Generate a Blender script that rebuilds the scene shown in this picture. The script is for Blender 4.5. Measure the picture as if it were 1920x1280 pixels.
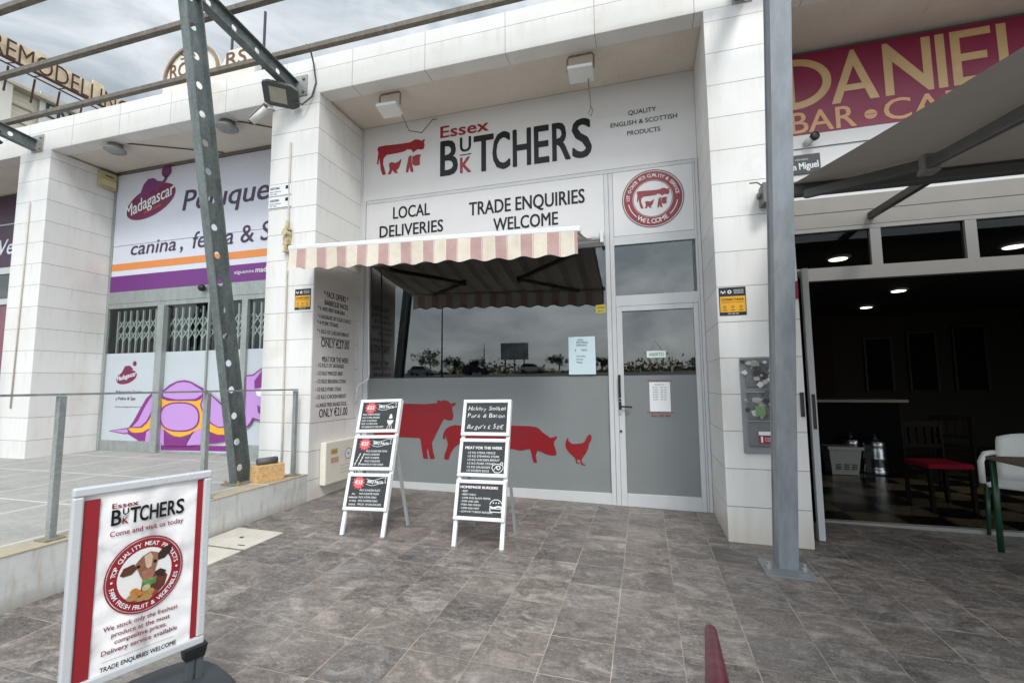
import bpy, bmesh, math, random
from mathutils import Vector, Matrix
random.seed(7)
for o in list(bpy.data.objects): bpy.data.objects.remove(o)
scene = bpy.context.scene
COL = scene.collection
R = math.radians

# ------------------------------------------------------------------ camera
cam = bpy.data.cameras.new('camera'); camo = bpy.data.objects.new('camera', cam); COL.objects.link(camo)
cam.sensor_width = 36; cam.lens = 866.0/1920*36; cam.clip_start = .05; cam.clip_end = 2000
rx, ux, fx = (0.96138,0.27511,-0.00777), (0.03260,-0.08582,0.99578), (-0.27328,0.95757,0.09147)
camo.matrix_world = Matrix(((rx[0],ux[0],-fx[0],3.6186),(rx[1],ux[1],-fx[1],-5.2726),(rx[2],ux[2],-fx[2],1.2888),(0,0,0,1)))
scene.camera = camo

# ------------------------------------------------------------------ sky, sun, exposure
SUN_EL, SUN_AZ = R(46), R(156)          # azimuth clockwise from +y
w = bpy.data.worlds.new('World'); scene.world = w; w.use_nodes = True
nt = w.node_tree; nt.nodes.clear(); N = nt.nodes.new; L = nt.links.new
wo = N('ShaderNodeOutputWorld'); bg = N('ShaderNodeBackground'); L(bg.outputs[0], wo.inputs[0])
sky = N('ShaderNodeTexSky'); sky.sky_type = 'NISHITA'; sky.sun_disc = False
sky.sun_elevation = SUN_EL; sky.sun_rotation = SUN_AZ
tc = N('ShaderNodeTexCoord'); mp = N('ShaderNodeMapping'); mp.inputs['Scale'].default_value = (1.2,1.2,2.6)
L(tc.outputs['Generated'], mp.inputs[0])
n1 = N('ShaderNodeTexNoise'); n1.inputs['Scale'].default_value = 3.8; n1.inputs['Detail'].default_value = 9; n1.inputs['Roughness'].default_value = .58
n1.inputs['Distortion'].default_value = .5
L(mp.outputs[0], n1.inputs['Vector'])
cr = N('ShaderNodeValToRGB'); e = cr.color_ramp.elements
e[0].position = .36; e[0].color = (3.5,3.95,4.25,1); e[1].position = .66; e[1].color = (7.0,7.35,7.6,1)
L(n1.outputs['Fac'], cr.inputs[0])
mx = N('ShaderNodeMix'); mx.data_type = 'RGBA'; mx.inputs[0].default_value = .9
L(sky.outputs[0], mx.inputs[6]); L(cr.outputs[0], mx.inputs[7])
# the cloud deck is brighter round the hidden sun, behind the photographer
dp = N('ShaderNodeVectorMath'); dp.operation = 'DOT_PRODUCT'
dp.inputs[1].default_value = (math.sin(SUN_AZ)*math.cos(SUN_EL), math.cos(SUN_AZ)*math.cos(SUN_EL), math.sin(SUN_EL))
L(tc.outputs['Generated'], dp.inputs[0])
mr = N('ShaderNodeMapRange'); mr.inputs[1].default_value = -.4; mr.inputs[2].default_value = 1; mr.inputs[3].default_value = .40; mr.inputs[4].default_value = 1.75
L(dp.outputs['Value'], mr.inputs[0])
ml = N('ShaderNodeVectorMath'); ml.operation = 'SCALE'
L(mx.outputs[2], ml.inputs[0]); L(mr.outputs[0], ml.inputs['Scale']); L(ml.outputs[0], bg.inputs[0])
bg.inputs[1].default_value = .1
sl = bpy.data.lights.new('sun', 'SUN'); sl.energy = 1.0; sl.angle = R(14); sl.color = (1,.975,.94)
so = bpy.data.objects.new('sun', sl); COL.objects.link(so)
sd = Vector((math.sin(SUN_AZ)*math.cos(SUN_EL), math.cos(SUN_AZ)*math.cos(SUN_EL), math.sin(SUN_EL)))
so.rotation_euler = sd.to_track_quat('Z','Y').to_euler()
vs = scene.view_settings; vs.view_transform = 'Standard'; vs.look = 'None'; vs.exposure = 1.06; vs.gamma = 1
scene.cycles.max_bounces = 8; scene.cycles.transparent_max_bounces = 12

# ------------------------------------------------------------------ materials
def S(h):
    h = h.lstrip('#'); c = [int(h[i:i+2],16)/255 for i in (0,2,4)]
    return tuple((x/12.92 if x<=.04045 else ((x+.055)/1.055)**2.4) for x in c)+(1,)
MATS = {}
def mat(name, c, rough=.5, metal=0, var=0, vscale=4, c2=None, bump=0, bscale=40, spec=.5, emit=0, stretch=(1,1,1)):
    if name in MATS: return MATS[name]
    m = bpy.data.materials.new(name); m.use_nodes = True; t = m.node_tree; b = t.nodes['Principled BSDF']
    c = S(c) if isinstance(c,str) else c
    b.inputs['Base Color'].default_value = c; b.inputs['Roughness'].default_value = rough; b.inputs['Metallic'].default_value = metal
    b.inputs['Specular IOR Level'].default_value = spec
    if emit: b.inputs['Emission Color'].default_value = c; b.inputs['Emission Strength'].default_value = emit
    if var or c2 or bump:
        tcn = t.nodes.new('ShaderNodeTexCoord'); mpn = t.nodes.new('ShaderNodeMapping'); mpn.inputs['Scale'].default_value = stretch
        t.links.new(tcn.outputs['Object'], mpn.inputs[0])
    if var or c2:
        nz = t.nodes.new('ShaderNodeTexNoise'); nz.inputs['Scale'].default_value = vscale; nz.inputs['Detail'].default_value = 8; nz.inputs['Roughness'].default_value = .65
        t.links.new(mpn.outputs[0], nz.inputs['Vector'])
        r = t.nodes.new('ShaderNodeValToRGB'); r.color_ramp.elements[0].position = .35; r.color_ramp.elements[1].position = .68
        d = S(c2) if isinstance(c2,str) else (c2 or tuple(x*(1-var) for x in c[:3])+(1,))
        r.color_ramp.elements[0].color = d; r.color_ramp.elements[1].color = c
        t.links.new(nz.outputs['Fac'], r.inputs[0]); t.links.new(r.outputs[0], b.inputs['Base Color'])
        rr = t.nodes.new('ShaderNodeMapRange'); rr.inputs[3].default_value = min(1,rough+.12); rr.inputs[4].default_value = max(.02,rough-.08)
        t.links.new(nz.outputs['Fac'], rr.inputs[0]); t.links.new(rr.outputs[0], b.inputs['Roughness'])
    if bump:
        nb = t.nodes.new('ShaderNodeTexNoise'); nb.inputs['Scale'].default_value = bscale; nb.inputs['Detail'].default_value = 5
        t.links.new(mpn.outputs[0], nb.inputs['Vector'])
        bp = t.nodes.new('ShaderNodeBump'); bp.inputs['Strength'].default_value = bump; bp.inputs['Distance'].default_value = .01
        t.links.new(nb.outputs['Fac'], bp.inputs['Height']); t.links.new(bp.outputs[0], b.inputs['Normal'])
    MATS[name] = m; return m

class G:
    """small node-graph helper"""
    def __init__(s, m): s.t = m.node_tree; s.b = s.t.nodes['Principled BSDF']
    def n(s, kind, **kw):
        x = s.t.nodes.new('ShaderNode'+kind)
        for k,v in kw.items(): setattr(x,k,v)
        return x
    def v(s, val, inp):
        if isinstance(val,(int,float)): inp.default_value = val
        elif isinstance(val,tuple): inp.default_value = val
        else: s.t.links.new(val, inp)
    def m(s, op, a, b=0, c=0):
        x = s.n('Math', operation=op); s.v(a,x.inputs[0]); s.v(b,x.inputs[1]); s.v(c,x.inputs[2]); return x.outputs[0]
    def noise(s, vec, scale, detail=6, rough=.6):
        x = s.n('TexNoise'); s.v(vec,x.inputs['Vector']); x.inputs['Scale'].default_value = scale; x.inputs['Detail'].default_value = detail; x.inputs['Roughness'].default_value = rough
        return x.outputs['Fac']
    def ramp(s, f, *st):
        x = s.n('ValToRGB'); el = x.color_ramp.elements
        while len(el)<len(st): el.new(.5)
        for i,(p,c) in enumerate(st): el[i].position = p; el[i].color = S(c) if isinstance(c,str) else c
        s.v(f,x.inputs[0]); return x.outputs[0]
    def mix(s, f, a, b, bt='MIX'):
        x = s.n('Mix', data_type='RGBA', blend_type=bt); s.v(f,x.inputs[0])
        for k,q in ((6,a),(7,b)):
            q = S(q) if isinstance(q,str) else q
            if isinstance(q,tuple): x.inputs[k].default_value = q
            else: s.t.links.new(q, x.inputs[k])
        return x.outputs[2]
    def pos(s, scale=(1,1,1), loc=(0,0,0)):
        x = s.n('NewGeometry'); y = s.n('Mapping'); y.inputs['Scale'].default_value = scale; y.inputs['Location'].default_value = loc
        s.t.links.new(x.outputs['Position'], y.inputs[0]); return y.outputs[0]
    def xyz(s, vec):
        x = s.n('SeparateXYZ'); s.v(vec,x.inputs[0]); return x.outputs
    def bump(s, h, strength=.3, dist=.004):
        x = s.n('Bump'); x.inputs['Strength'].default_value = strength; x.inputs['Distance'].default_value = dist
        s.v(h,x.inputs['Height']); s.t.links.new(x.outputs[0], s.b.inputs['Normal'])
    def line(s, coord, period, off, half):
        """1 on a joint line"""
        a = s.m('DIVIDE', s.m('SUBTRACT', coord, off), period)
        f = s.m('ABSOLUTE', s.m('SUBTRACT', s.m('FRACT', s.m('ADD', a, .5)), .5))
        return s.m('LESS_THAN', f, half/period)
    def cell(s, coord, period, off): return s.m('FLOOR', s.m('DIVIDE', s.m('SUBTRACT', coord, off), period))
def newmat(name):
    m = bpy.data.materials.new(name); m.use_nodes = True; MATS[name] = m; return m, G(m)

def floor_mat():
    m,g = newmat('forecourt_tiles'); P = g.xyz(g.pos()); T = .3333
    jit = g.m('MULTIPLY', g.m('SUBTRACT', g.noise(g.pos(),3.0,2), .5), .006)
    gx = g.line(g.m('ADD',P[0],jit),T,.092,.0027); gy = g.line(g.m('ADD',P[1],jit),T,.291,.0024); gr = g.m('MAXIMUM', gx, gy)
    cv = g.n('CombineXYZ'); g.v(g.cell(P[0],T,.092),cv.inputs[0]); g.v(g.cell(P[1],T,.291),cv.inputs[1])
    wn = g.n('TexWhiteNoise', noise_dimensions='2D'); g.v(cv.outputs[0],wn.inputs['Vector']); rnd = wn.outputs['Value']
    off = g.n('VectorMath', operation='SCALE'); g.v(wn.outputs['Color'],off.inputs[0]); off.inputs['Scale'].default_value = 9
    ad = g.n('VectorMath', operation='ADD'); g.v(g.pos(),ad.inputs[0]); g.v(off.outputs[0],ad.inputs[1])
    st = g.n('Mapping'); st.inputs['Scale'].default_value = (1,1.7,1); g.v(ad.outputs[0],st.inputs[0])
    wz = g.n('TexNoise'); wz.inputs['Scale'].default_value = 5; wz.inputs['Detail'].default_value = 10; wz.inputs['Roughness'].default_value = .72; wz.inputs['Distortion'].default_value = .9; g.v(st.outputs[0],wz.inputs['Vector']); a = wz.outputs['Fac']
    b = g.noise(st.outputs[0],30,9,.78); c = g.noise(ad.outputs[0],2.6,4)
    base = g.ramp(a,(.31,'#4b4541'),(.43,'#625b56'),(.52,'#766e68'),(.60,'#8d857e'),(.72,'#a8a19a'))
    base = g.mix(g.m('MULTIPLY',g.ramp(b,(.50,(0,0,0,1)),(.66,(1,1,1,1))),.5), base, '#aba49c')
    base = g.mix(g.m('MULTIPLY',g.ramp(b,(.32,(1,1,1,1)),(.45,(0,0,0,1))),.55), base, '#3e3936')
    tint = g.ramp(rnd,(0,'#5c5b5a'),(.25,'#8a7d75'),(.5,'#70757a'),(.75,'#958a7d'),(1,'#9b9792'))
    base = g.mix(.95, base, tint, 'SOFT_LIGHT')
    base = g.mix(g.m('MULTIPLY',g.ramp(c,(.5,(0,0,0,1)),(.7,(1,1,1,1))),.3), base, '#675850')
    fl_ = g.noise(st.outputs[0],70,6,.8); base = g.mix(g.m('MULTIPLY',g.ramp(fl_,(.56,(0,0,0,1)),(.68,(1,1,1,1))),.55), base, '#b9b4ae'); base = g.mix(g.m('MULTIPLY',g.ramp(fl_,(.30,(1,1,1,1)),(.42,(0,0,0,1))),.5), base, '#3b3735')
    hs = g.n('HueSaturation'); hs.inputs['Saturation'].default_value = .62; hs.inputs['Value'].default_value = 1.38; g.v(base,hs.inputs['Color']); base = hs.outputs[0]
    dust = g.ramp(g.noise(g.pos(),.8,5,.6),(.45,(0,0,0,1)),(.75,(1,1,1,1))); base = g.mix(g.m('MULTIPLY',dust,.28), base, '#a79d92')
    spk = g.ramp(g.noise(g.pos(),85,3,.5),(.70,(0,0,0,1)),(.76,(1,1,1,1)))
    base = g.mix(g.m('MULTIPLY',spk,.45), base, '#c4bdb2')
    gc = g.ramp(g.noise(g.pos(),5,4),(.33,'#6d655d'),(.58,'#c3b8a9'))
    base = g.mix(g.m('MULTIPLY',gr,g.ramp(g.noise(g.pos(),1.7,4),(.38,(.25,.25,.25,1)),(.62,(.7,.7,.7,1)))), base, gc)
    g.v(base,g.b.inputs['Base Color'])
    g.v(g.m('ADD',.34,g.m('MULTIPLY',b,.3)),g.b.inputs['Roughness'])
    g.bump(g.m('SUBTRACT',g.m('MULTIPLY',b,.35),gr),.35,.002); return m
def wall_tile_mat(name, ph=0.24, vper=None, voff=0, base='#dfdedb'):
    m,g = newmat(name); P = g.xyz(g.pos())
    j = g.line(P[2],.315,ph,.0028)
    cell = g.cell(P[2],.315,ph)
    if vper: j = g.m('MAXIMUM', j, g.line(P[0],vper,voff,.003)); cell = g.m('ADD', cell, g.m('MULTIPLY',g.cell(P[0],vper,voff),7.3))
    wn = g.n('TexWhiteNoise', noise_dimensions='1D'); g.v(cell,wn.inputs['W'])
    n = g.noise(g.pos((1,1,.35)),2.2,6); n2 = g.noise(g.pos((1.6,1.6,.25)),7,6)
    c = g.mix(g.m('MULTIPLY',wn.outputs['Value'],.35), base, '#d0cdc8')
    c = g.mix(g.m('MULTIPLY',g.ramp(n,(.5,(0,0,0,1)),(.75,(1,1,1,1))),.5), c, '#cbc4b9')
    c = g.mix(g.m('MULTIPLY',g.ramp(n2,(.62,(0,0,0,1)),(.8,(1,1,1,1))),.4), c, '#bba890')
    st = g.noise(g.pos((9,9,.35)),1.6,7,.7); under = g.m('SUBTRACT',1.0,g.m('FRACT',g.m('DIVIDE',g.m('SUBTRACT',P[2],ph),.315)))
    drip = g.m('MULTIPLY',g.ramp(st,(.50,(0,0,0,1)),(.72,(1,1,1,1))),g.m('POWER',g.m('SUBTRACT',1.0,under),1.6))
    c = g.mix(g.m('MULTIPLY',drip,.33), c, '#a89c8a')
    n3 = g.noise(g.pos(),1.1,5,.6); c = g.mix(g.m('MULTIPLY',g.ramp(n3,(.60,(0,0,0,1)),(.72,(1,1,1,1))),.35), c, '#b8a88e')
    low = g.n('MapRange'); g.v(P[2],low.inputs[0]); low.inputs[1].default_value = .30; low.inputs[2].default_value = -.08
    c = g.mix(g.m('MULTIPLY',low.outputs[0],g.m('MULTIPLY',n2,.9)), c, '#b39f7c')
    c = g.mix(j, c, g.ramp(n2,(.4,'#77716a'),(.7,'#a39c92')))
    g.v(c,g.b.inputs['Base Color']); g.b.inputs['Roughness'].default_value = .3
    g.bump(g.m('SUBTRACT',g.m('MULTIPLY',wn.outputs['Value'],.2),j),.5,.002); return m
def terrace_mat():
    m,g = newmat('terrace_paving'); P = g.xyz(g.pos())
    j = g.m('MAXIMUM', g.line(P[0],1.02,-.24,.011), g.line(P[1],1.02,-.42,.011))
    n = g.noise(g.pos(),3,9,.7); n2 = g.noise(g.pos(),30,5)
    c = g.ramp(n,(.3,'#8b8b88'),(.55,'#a09f9a'),(.75,'#b0ada4')); c = g.mix(.25,c,g.ramp(n2,(.3,'#6b6a66'),(.7,'#b5b2aa')))
    edge = g.n('MapRange'); g.v(P[0],edge.inputs[0]); edge.inputs[1].default_value = -.34; edge.inputs[2].default_value = -.04
    c = g.mix(g.m('MULTIPLY',edge.outputs[0],g.m('MULTIPLY',n,1.1)), c, '#b39d72')
    c = g.mix(g.m('MULTIPLY',j,.75), c, '#d2d0ca')
    g.v(c,g.b.inputs['Base Color']); g.b.inputs['Roughness'].default_value = .7; g.bump(n2,.2,.003); return m
def render_wall_mat():
    m,g = newmat('retaining_render'); P = g.xyz(g.pos())
    n = g.noise(g.pos((1,1,1.6)),2.2,9,.7); n2 = g.noise(g.pos((1,3,.5)),6,7)
    c = g.ramp(n,(.3,'#b3b5b3'),(.55,'#c9cac7'),(.75,'#d3d2cb'))
    c = g.mix(g.m('MULTIPLY',g.ramp(n2,(.52,(0,0,0,1)),(.7,(1,1,1,1))),.5), c, '#a08a6b')
    low = g.n('MapRange'); g.v(P[2],low.inputs[0]); low.inputs[1].default_value = .09; low.inputs[2].default_value = -.03
    c = g.mix(g.m('MULTIPLY',low.outputs[0],.65), c, '#7b715f')
    g.v(c,g.b.inputs['Base Color']); g.b.inputs['Roughness'].default_value = .85; g.bump(n,.4,.01); return m
def soffit_mat():
    m,g = newmat('soffit_plaster'); n = g.noise(g.pos(),1.3,8,.65); n2 = g.noise(g.pos((3,1,1)),5,6)
    c = g.ramp(n,(.3,'#c9bfb3'),(.6,'#d6cdc2'),(.8,'#dcd4ca')); c = g.mix(g.m('MULTIPLY',g.ramp(n2,(.6,(0,0,0,1)),(.75,(1,1,1,1))),.35), c, '#b29c86')
    g.v(c,g.b.inputs['Base Color']); g.b.inputs['Roughness'].default_value = .9; return m
def glass_mat(name, tint=(.8,.84,.82,1), ior=1.62):
    m = bpy.data.materials.new(name); m.use_nodes = True; t = m.node_tree; t.nodes.clear(); MATS[name] = m
    o = t.nodes.new('ShaderNodeOutputMaterial'); x = t.nodes.new('ShaderNodeMixShader'); a = t.nodes.new('ShaderNodeBsdfTransparent'); b = t.nodes.new('ShaderNodeBsdfGlossy'); f = t.nodes.new('ShaderNodeFresnel')
    a.inputs[0].default_value = tint; b.inputs['Roughness'].default_value = .004; b.inputs[0].default_value = (.95,.97,.96,1); f.inputs[0].default_value = ior
    t.links.new(f.outputs[0],x.inputs[0]); t.links.new(a.outputs[0],x.inputs[1]); t.links.new(b.outputs[0],x.inputs[2]); t.links.new(x.outputs[0],o.inputs[0])
    return m
def film_mat(name, c, alpha, rough=.3):
    m = mat(name, c, rough, var=.06, vscale=2); m.node_tree.nodes['Principled BSDF'].inputs['Alpha'].default_value = alpha; return m
def stripe_mat(name='striped_canvas',r1='#b58f8b',r2='#c3a19c',c1='#d8ccb8',c2='#e6dece'):
    m,g = newmat(name); P = g.xyz(g.pos())
    s = g.m('LESS_THAN', g.m('FRACT', g.m('DIVIDE', g.m('SUBTRACT',P[0],.03), .243)), .5)
    n = g.noise(g.pos(),5,7); n2 = g.noise(g.pos((40,40,6)),6,4)
    r = g.ramp(n,(.35,r1),(.65,r2)); cme = g.ramp(n,(.35,c1),(.65,c2))
    fr = g.m('FRACT', g.m('DIVIDE', g.m('SUBTRACT',P[0],.03), .1215)); thin = g.m('LESS_THAN', g.m('ABSOLUTE', g.m('SUBTRACT',fr,.93)), .03)
    c = g.mix(s, r, cme); c = g.mix(g.m('MULTIPLY',thin,.8), c, '#e6dccd')
    c = g.mix(.12, c, g.ramp(n2,(.4,'#9b8f84'),(.6,'#e8e0d4')))
    g.v(c,g.b.inputs['Base Color']); g.b.inputs['Roughness'].default_value = .9; g.bump(n2,.15,.002)
    return m
def translucent(m,amount):
    t=m.node_tree; b=t.nodes['Principled BSDF']; o=[n for n in t.nodes if n.type=='OUTPUT_MATERIAL'][0]; tr=t.nodes.new('ShaderNodeBsdfTranslucent'); x=t.nodes.new('ShaderNodeMixShader'); x.inputs[0].default_value=amount
    bc=b.inputs['Base Color']
    if bc.links: t.links.new(bc.links[0].from_socket,tr.inputs[0])
    else: tr.inputs[0].default_value=bc.default_value
    t.links.new(b.outputs[0],x.inputs[1]); t.links.new(tr.outputs[0],x.inputs[2]); t.links.new(x.outputs[0],o.inputs[0]); return m
def galv_mat(name, d='#4d5352', l='#878d8b', rough=.5):
    m,g = newmat(name); v = g.n('TexVoronoi'); v.inputs['Scale'].default_value = 55; g.v(g.pos(),v.inputs['Vector'])
    n = g.noise(g.pos((3,3,.8)),3,8,.7); wn = g.n('TexWhiteNoise'); g.v(v.outputs['Color'],wn.inputs['Vector'])
    c = g.ramp(n,(.3,d),(.7,l)); c = g.mix(.3, c, g.ramp(wn.outputs['Value'],(0,d),(1,l)))
    st = g.ramp(g.noise(g.pos((8,8,.6)),4,6),(.6,(0,0,0,1)),(.75,(1,1,1,1)))
    c = g.mix(g.m('MULTIPLY',st,.45), c, '#a9aeab')
    g.v(c,g.b.inputs['Base Color']); g.b.inputs['Metallic'].default_value = .45; g.b.inputs['Roughness'].default_value = rough; return m
def checker_mat():
    m,g = newmat('bar_checker_floor'); P = g.xyz(g.pos())
    a = g.m('ADD', g.cell(P[0],.42,.1), g.cell(P[1],.42,0)); k = g.m('ABSOLUTE', g.m('MODULO', a, 2))
    c = g.mix(k, '#0c0b0a', '#4f4735'); g.v(c,g.b.inputs['Base Color']); g.b.inputs['Roughness'].default_value = .25; return m
def wavy_poster_mat():
    m,g = newmat('marbled_poster_paper'); n = g.n('TexNoise'); n.inputs['Scale'].default_value = 7; n.inputs['Detail'].default_value = 7; n.inputs['Distortion'].default_value = 1.6; g.v(g.pos(),n.inputs['Vector'])
    c = g.ramp(n.outputs['Fac'],(.3,'#c3bdbe'),(.42,'#dcd9d9'),(.6,'#ebe9e9')); g.v(c,g.b.inputs['Base Color']); g.b.inputs['Roughness'].default_value = .25
    w2 = g.n('TexWave'); w2.inputs['Scale'].default_value = 3.2; w2.inputs['Distortion'].default_value = 6; w2.inputs['Detail'].default_value = 2; g.v(g.pos((1,1,.8)),w2.inputs['Vector'])
    g.bump(w2.outputs['Fac'],.6,.03); return m

SOILED_SHADED = translucent(stripe_mat('soiled_shaded_canvas','#8f8580','#9c928c','#b1a899','#bdb5a6'),.17)  # canopy stripes greyed for dust and for the unlit underside
WHITE = mat('white_paint','#d8d8d6',.35,var=.05); ALU = mat('aluminium_frame','#c2c3c4',.35,var=.06,vscale=6); GREYP = mat('grey_sign_panel','#d2d0ce',.35,var=.04,vscale=1.5)
INK = mat('black_vinyl','#141416',.4,spec=.3); RED = mat('dark_red_vinyl','#8e1d26',.3); DECAL = mat('red_window_vinyl','#860a16',.35,var=.12,vscale=3)
PURP = mat('purple_vinyl','#6b2675',.35); DPURP = mat('deep_purple_ink','#3c2745',.35); ORNG = mat('orange_vinyl','#d9853f',.4); LILAC = mat('lilac_vinyl','#b78cc9',.4); YEL = mat('yellow_vinyl','#e2a62c',.4)
MURALP = mat('mural_purple','#7c2a78',.4); MAGPANEL = mat('pale_blue_panel','#cfd2db',.35,var=.03)
BLACK = mat('black_plastic','#17181a',.4); DGREY = mat('dark_grey_plastic','#3c4247',.55,var=.1); GOLD = mat('gold_vinyl','#c8a675',.35,var=.18,vscale=2); MAGENTA = mat('magenta_panel','#86153f',.35,var=.22,vscale=.9)
CHALK = mat('chalk_white','#d7d8d6',.8); BOARD = mat('chalkboard','#34373a',.75,var=.18,vscale=9); BADGE = mat('red_badge','#d9585d',.7)
TILE = wall_tile_mat('pillar_tiles'); FTILE = wall_tile_mat('fascia_tiles',.345,.935,.444,'#dcdbd7'); SOFF = soffit_mat(); FLOORM = floor_mat(); TERR = terrace_mat(); RWALL = render_wall_mat()
GLASS = glass_mat('shop_glass',(.72,.77,.75,1),2.05); CLEARG = glass_mat('salon_glass',(.93,.96,.94,1),1.5); FILM = film_mat('frosted_grey_film','#999e9e',.64,.3); STRIPE = translucent(stripe_mat(),.15); GALV = galv_mat('galvanised_steel','#4f5857','#848b89'); PURL = galv_mat('weathered_purlin','#5a544c','#847c71',.6)
GPOST = mat('grey_painted_steel','#8d9398',.42,c2='#7a8085',vscale=7,bump=.08,stretch=(2,2,.6)); RAILM = galv_mat('galvanised_rail','#7d8382','#adb2b0',.45)
DARKIN = mat('dark_interior','#2a2a2a',.8); CANVAS = translucent(mat('taupe_canvas','#8a837b',.85,var=.08,vscale=3),.11); BARMETAL = mat('anthracite_awning_metal','#5c5d5d',.45,var=.1)
CREAM = mat('cream_plastic','#cfc6ae',.5,var=.1,vscale=8); LIGHTG = mat('light_grey_plastic','#b9bab8',.45); PAPER = mat('white_paper','#dfe1e2',.8); BLUEPAPER = mat('pale_blue_paper','#bfd3d8',.7)
CABLE = mat('cable_grey','#4a4a4c',.6)

# ------------------------------------------------------------------ mesh helpers
def gz(x,y): return .025-.016*x+.01*y
class Frame:
    def __init__(s,o,u,v,n=None):
        s.o=Vector(o); s.u=Vector(u).normalized(); s.v=Vector(v).normalized(); s.n=Vector(n).normalized() if n else s.u.cross(s.v).normalized()
    def __call__(s,a,b,c=0): return s.o+s.u*a+s.v*b+s.n*c
FAC = Frame((0,0,0),(1,0,0),(0,0,1))            # facade plane, normal towards the street (-y)
FRONT = Frame((0,-.876,0),(1,0,0),(0,0,1))       # plane of the pillar fronts
class MB:
    def __init__(s): s.v=[]; s.f=[]; s.m=[]; s.cur=0; s.cuts=[]; s.depth=0
    def mi(s,i): s.cur=i; return s
    def add(s,vs,fs):
        k=len(s.v); s.v+= [tuple(p) for p in vs]; s.f+= [tuple(i+k for i in f) for f in fs]; s.m+=[s.cur]*len(fs); return s
    def box(s,x0,x1,y0,y1,z0,z1,F=None):
        P=[(x,y,z) for x in (x0,x1) for y in (y0,y1) for z in (z0,z1)]
        if F: P=[F(*p) for p in P]
        return s.add(P,[(0,1,3,2),(4,6,7,5),(0,4,5,1),(2,3,7,6),(0,2,6,4),(1,5,7,3)])
    def hexa(s,q0,q1):
        """two quads joined into a solid"""
        return s.add(list(q0)+list(q1),[(3,2,1,0),(4,5,6,7)]+[(i,(i+1)%4,4+(i+1)%4,4+i) for i in range(4)])
    def bar(s,a,b,wd,ht,up=(0,0,1)):
        a,b=Vector(a),Vector(b); d=(b-a).normalized(); r=d.cross(Vector(up))
        r=r.normalized() if r.length>1e-4 else Vector((1,0,0)); u=r.cross(d)
        q=lambda p:[p+r*(i*wd/2)+u*(j*ht/2) for i,j in ((-1,-1),(1,-1),(1,1),(-1,1))]
        return s.hexa(q(a),q(b))
    def tube(s,pts,r,n=10,r2=None,cap=True):
        pts=[Vector(p) for p in pts]; k=len(s.v); m=len(pts); pr=None
        for i,p in enumerate(pts):
            d=(pts[min(i+1,m-1)]-pts[max(i-1,0)]).normalized()
            if pr is None: pr=d.orthogonal().normalized()
            else: pr=(pr-d*pr.dot(d)); pr=pr.normalized() if pr.length>1e-6 else d.orthogonal().normalized()
            q=d.cross(pr); rr=r if r2 is None else r+(r2-r)*i/(m-1)
            s.v+=[tuple(p+(pr*math.cos(2*math.pi*j/n)+q*math.sin(2*math.pi*j/n))*rr) for j in range(n)]
        for i in range(m-1):
            for j in range(n):
                s.f.append((k+i*n+j,k+i*n+(j+1)%n,k+(i+1)*n+(j+1)%n,k+(i+1)*n+j)); s.m.append(s.cur)
        if cap:
            s.f.append(tuple(k+j for j in reversed(range(n)))); s.f.append(tuple(k+(m-1)*n+j for j in range(n))); s.m+=[s.cur]*2
        return s
    def lathe(s,prof,o=(0,0,0),n=20,ax=None):
        o=Vector(o); k=len(s.v); m=len(prof)
        A=Vector(ax).normalized() if ax else Vector((0,0,1)); p=A.orthogonal().normalized(); q=A.cross(p)
        for r,z in prof: s.v+=[tuple(o+A*z+(p*math.cos(2*math.pi*j/n)+q*math.sin(2*math.pi*j/n))*r) for j in range(n)]
        for i in range(m-1):
            for j in range(n): s.f.append((k+i*n+j,k+i*n+(j+1)%n,k+(i+1)*n+(j+1)%n,k+(i+1)*n+j)); s.m.append(s.cur)
        s.f.append(tuple(k+j for j in reversed(range(n)))); s.f.append(tuple(k+(m-1)*n+j for j in range(n))); s.m+=[s.cur]*2
        return s
    def poly(s,pts,F,c=0,th=0):
        """flat outline on a frame (triangulated), optionally with thickness"""
        from mathutils.geometry import tessellate_polygon
        tr=tessellate_polygon([[Vector((a,b,0)) for a,b in pts]])
        fr=[F(a,b,c) for a,b in pts]
        out=[]
        for t in tr:
            a,b,d=[Vector(pts[i]) for i in t]
            out.append(t if (b-a).cross(d-a)>0 else (t[0],t[2],t[1]))
        s.add(fr,out)
        if th:
            k=len(pts); bk=[F(a,b,c-th) for a,b in pts]
            s.add(bk,[tuple(reversed(t)) for t in out]); s.add(fr+bk,[(i,k+i,k+(i+1)%k,(i+1)%k) for i in range(k)])
        return s
    def rect(s,x0,x1,z0,z1,F,c=0): return s.add([F(x0,z0,c),F(x1,z0,c),F(x1,z1,c),F(x0,z1,c)],[(0,1,2,3)])
    def disc(s,cx,cz,r,F,c=0,n=40,r0=0,ry=None):
        ry=ry or r; k=ry/r
        o=[F(cx+r*math.cos(2*math.pi*i/n),cz+ry*math.sin(2*math.pi*i/n),c) for i in range(n)]
        if not r0: return s.add(o,[tuple(range(n))])
        i_=[F(cx+r0*math.cos(2*math.pi*i/n),cz+r0*k*math.sin(2*math.pi*i/n),c) for i in range(n)]
        return s.add(o+i_,[(i,(i+1)%n,n+(i+1)%n,n+i) for i in range(n)])
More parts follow.
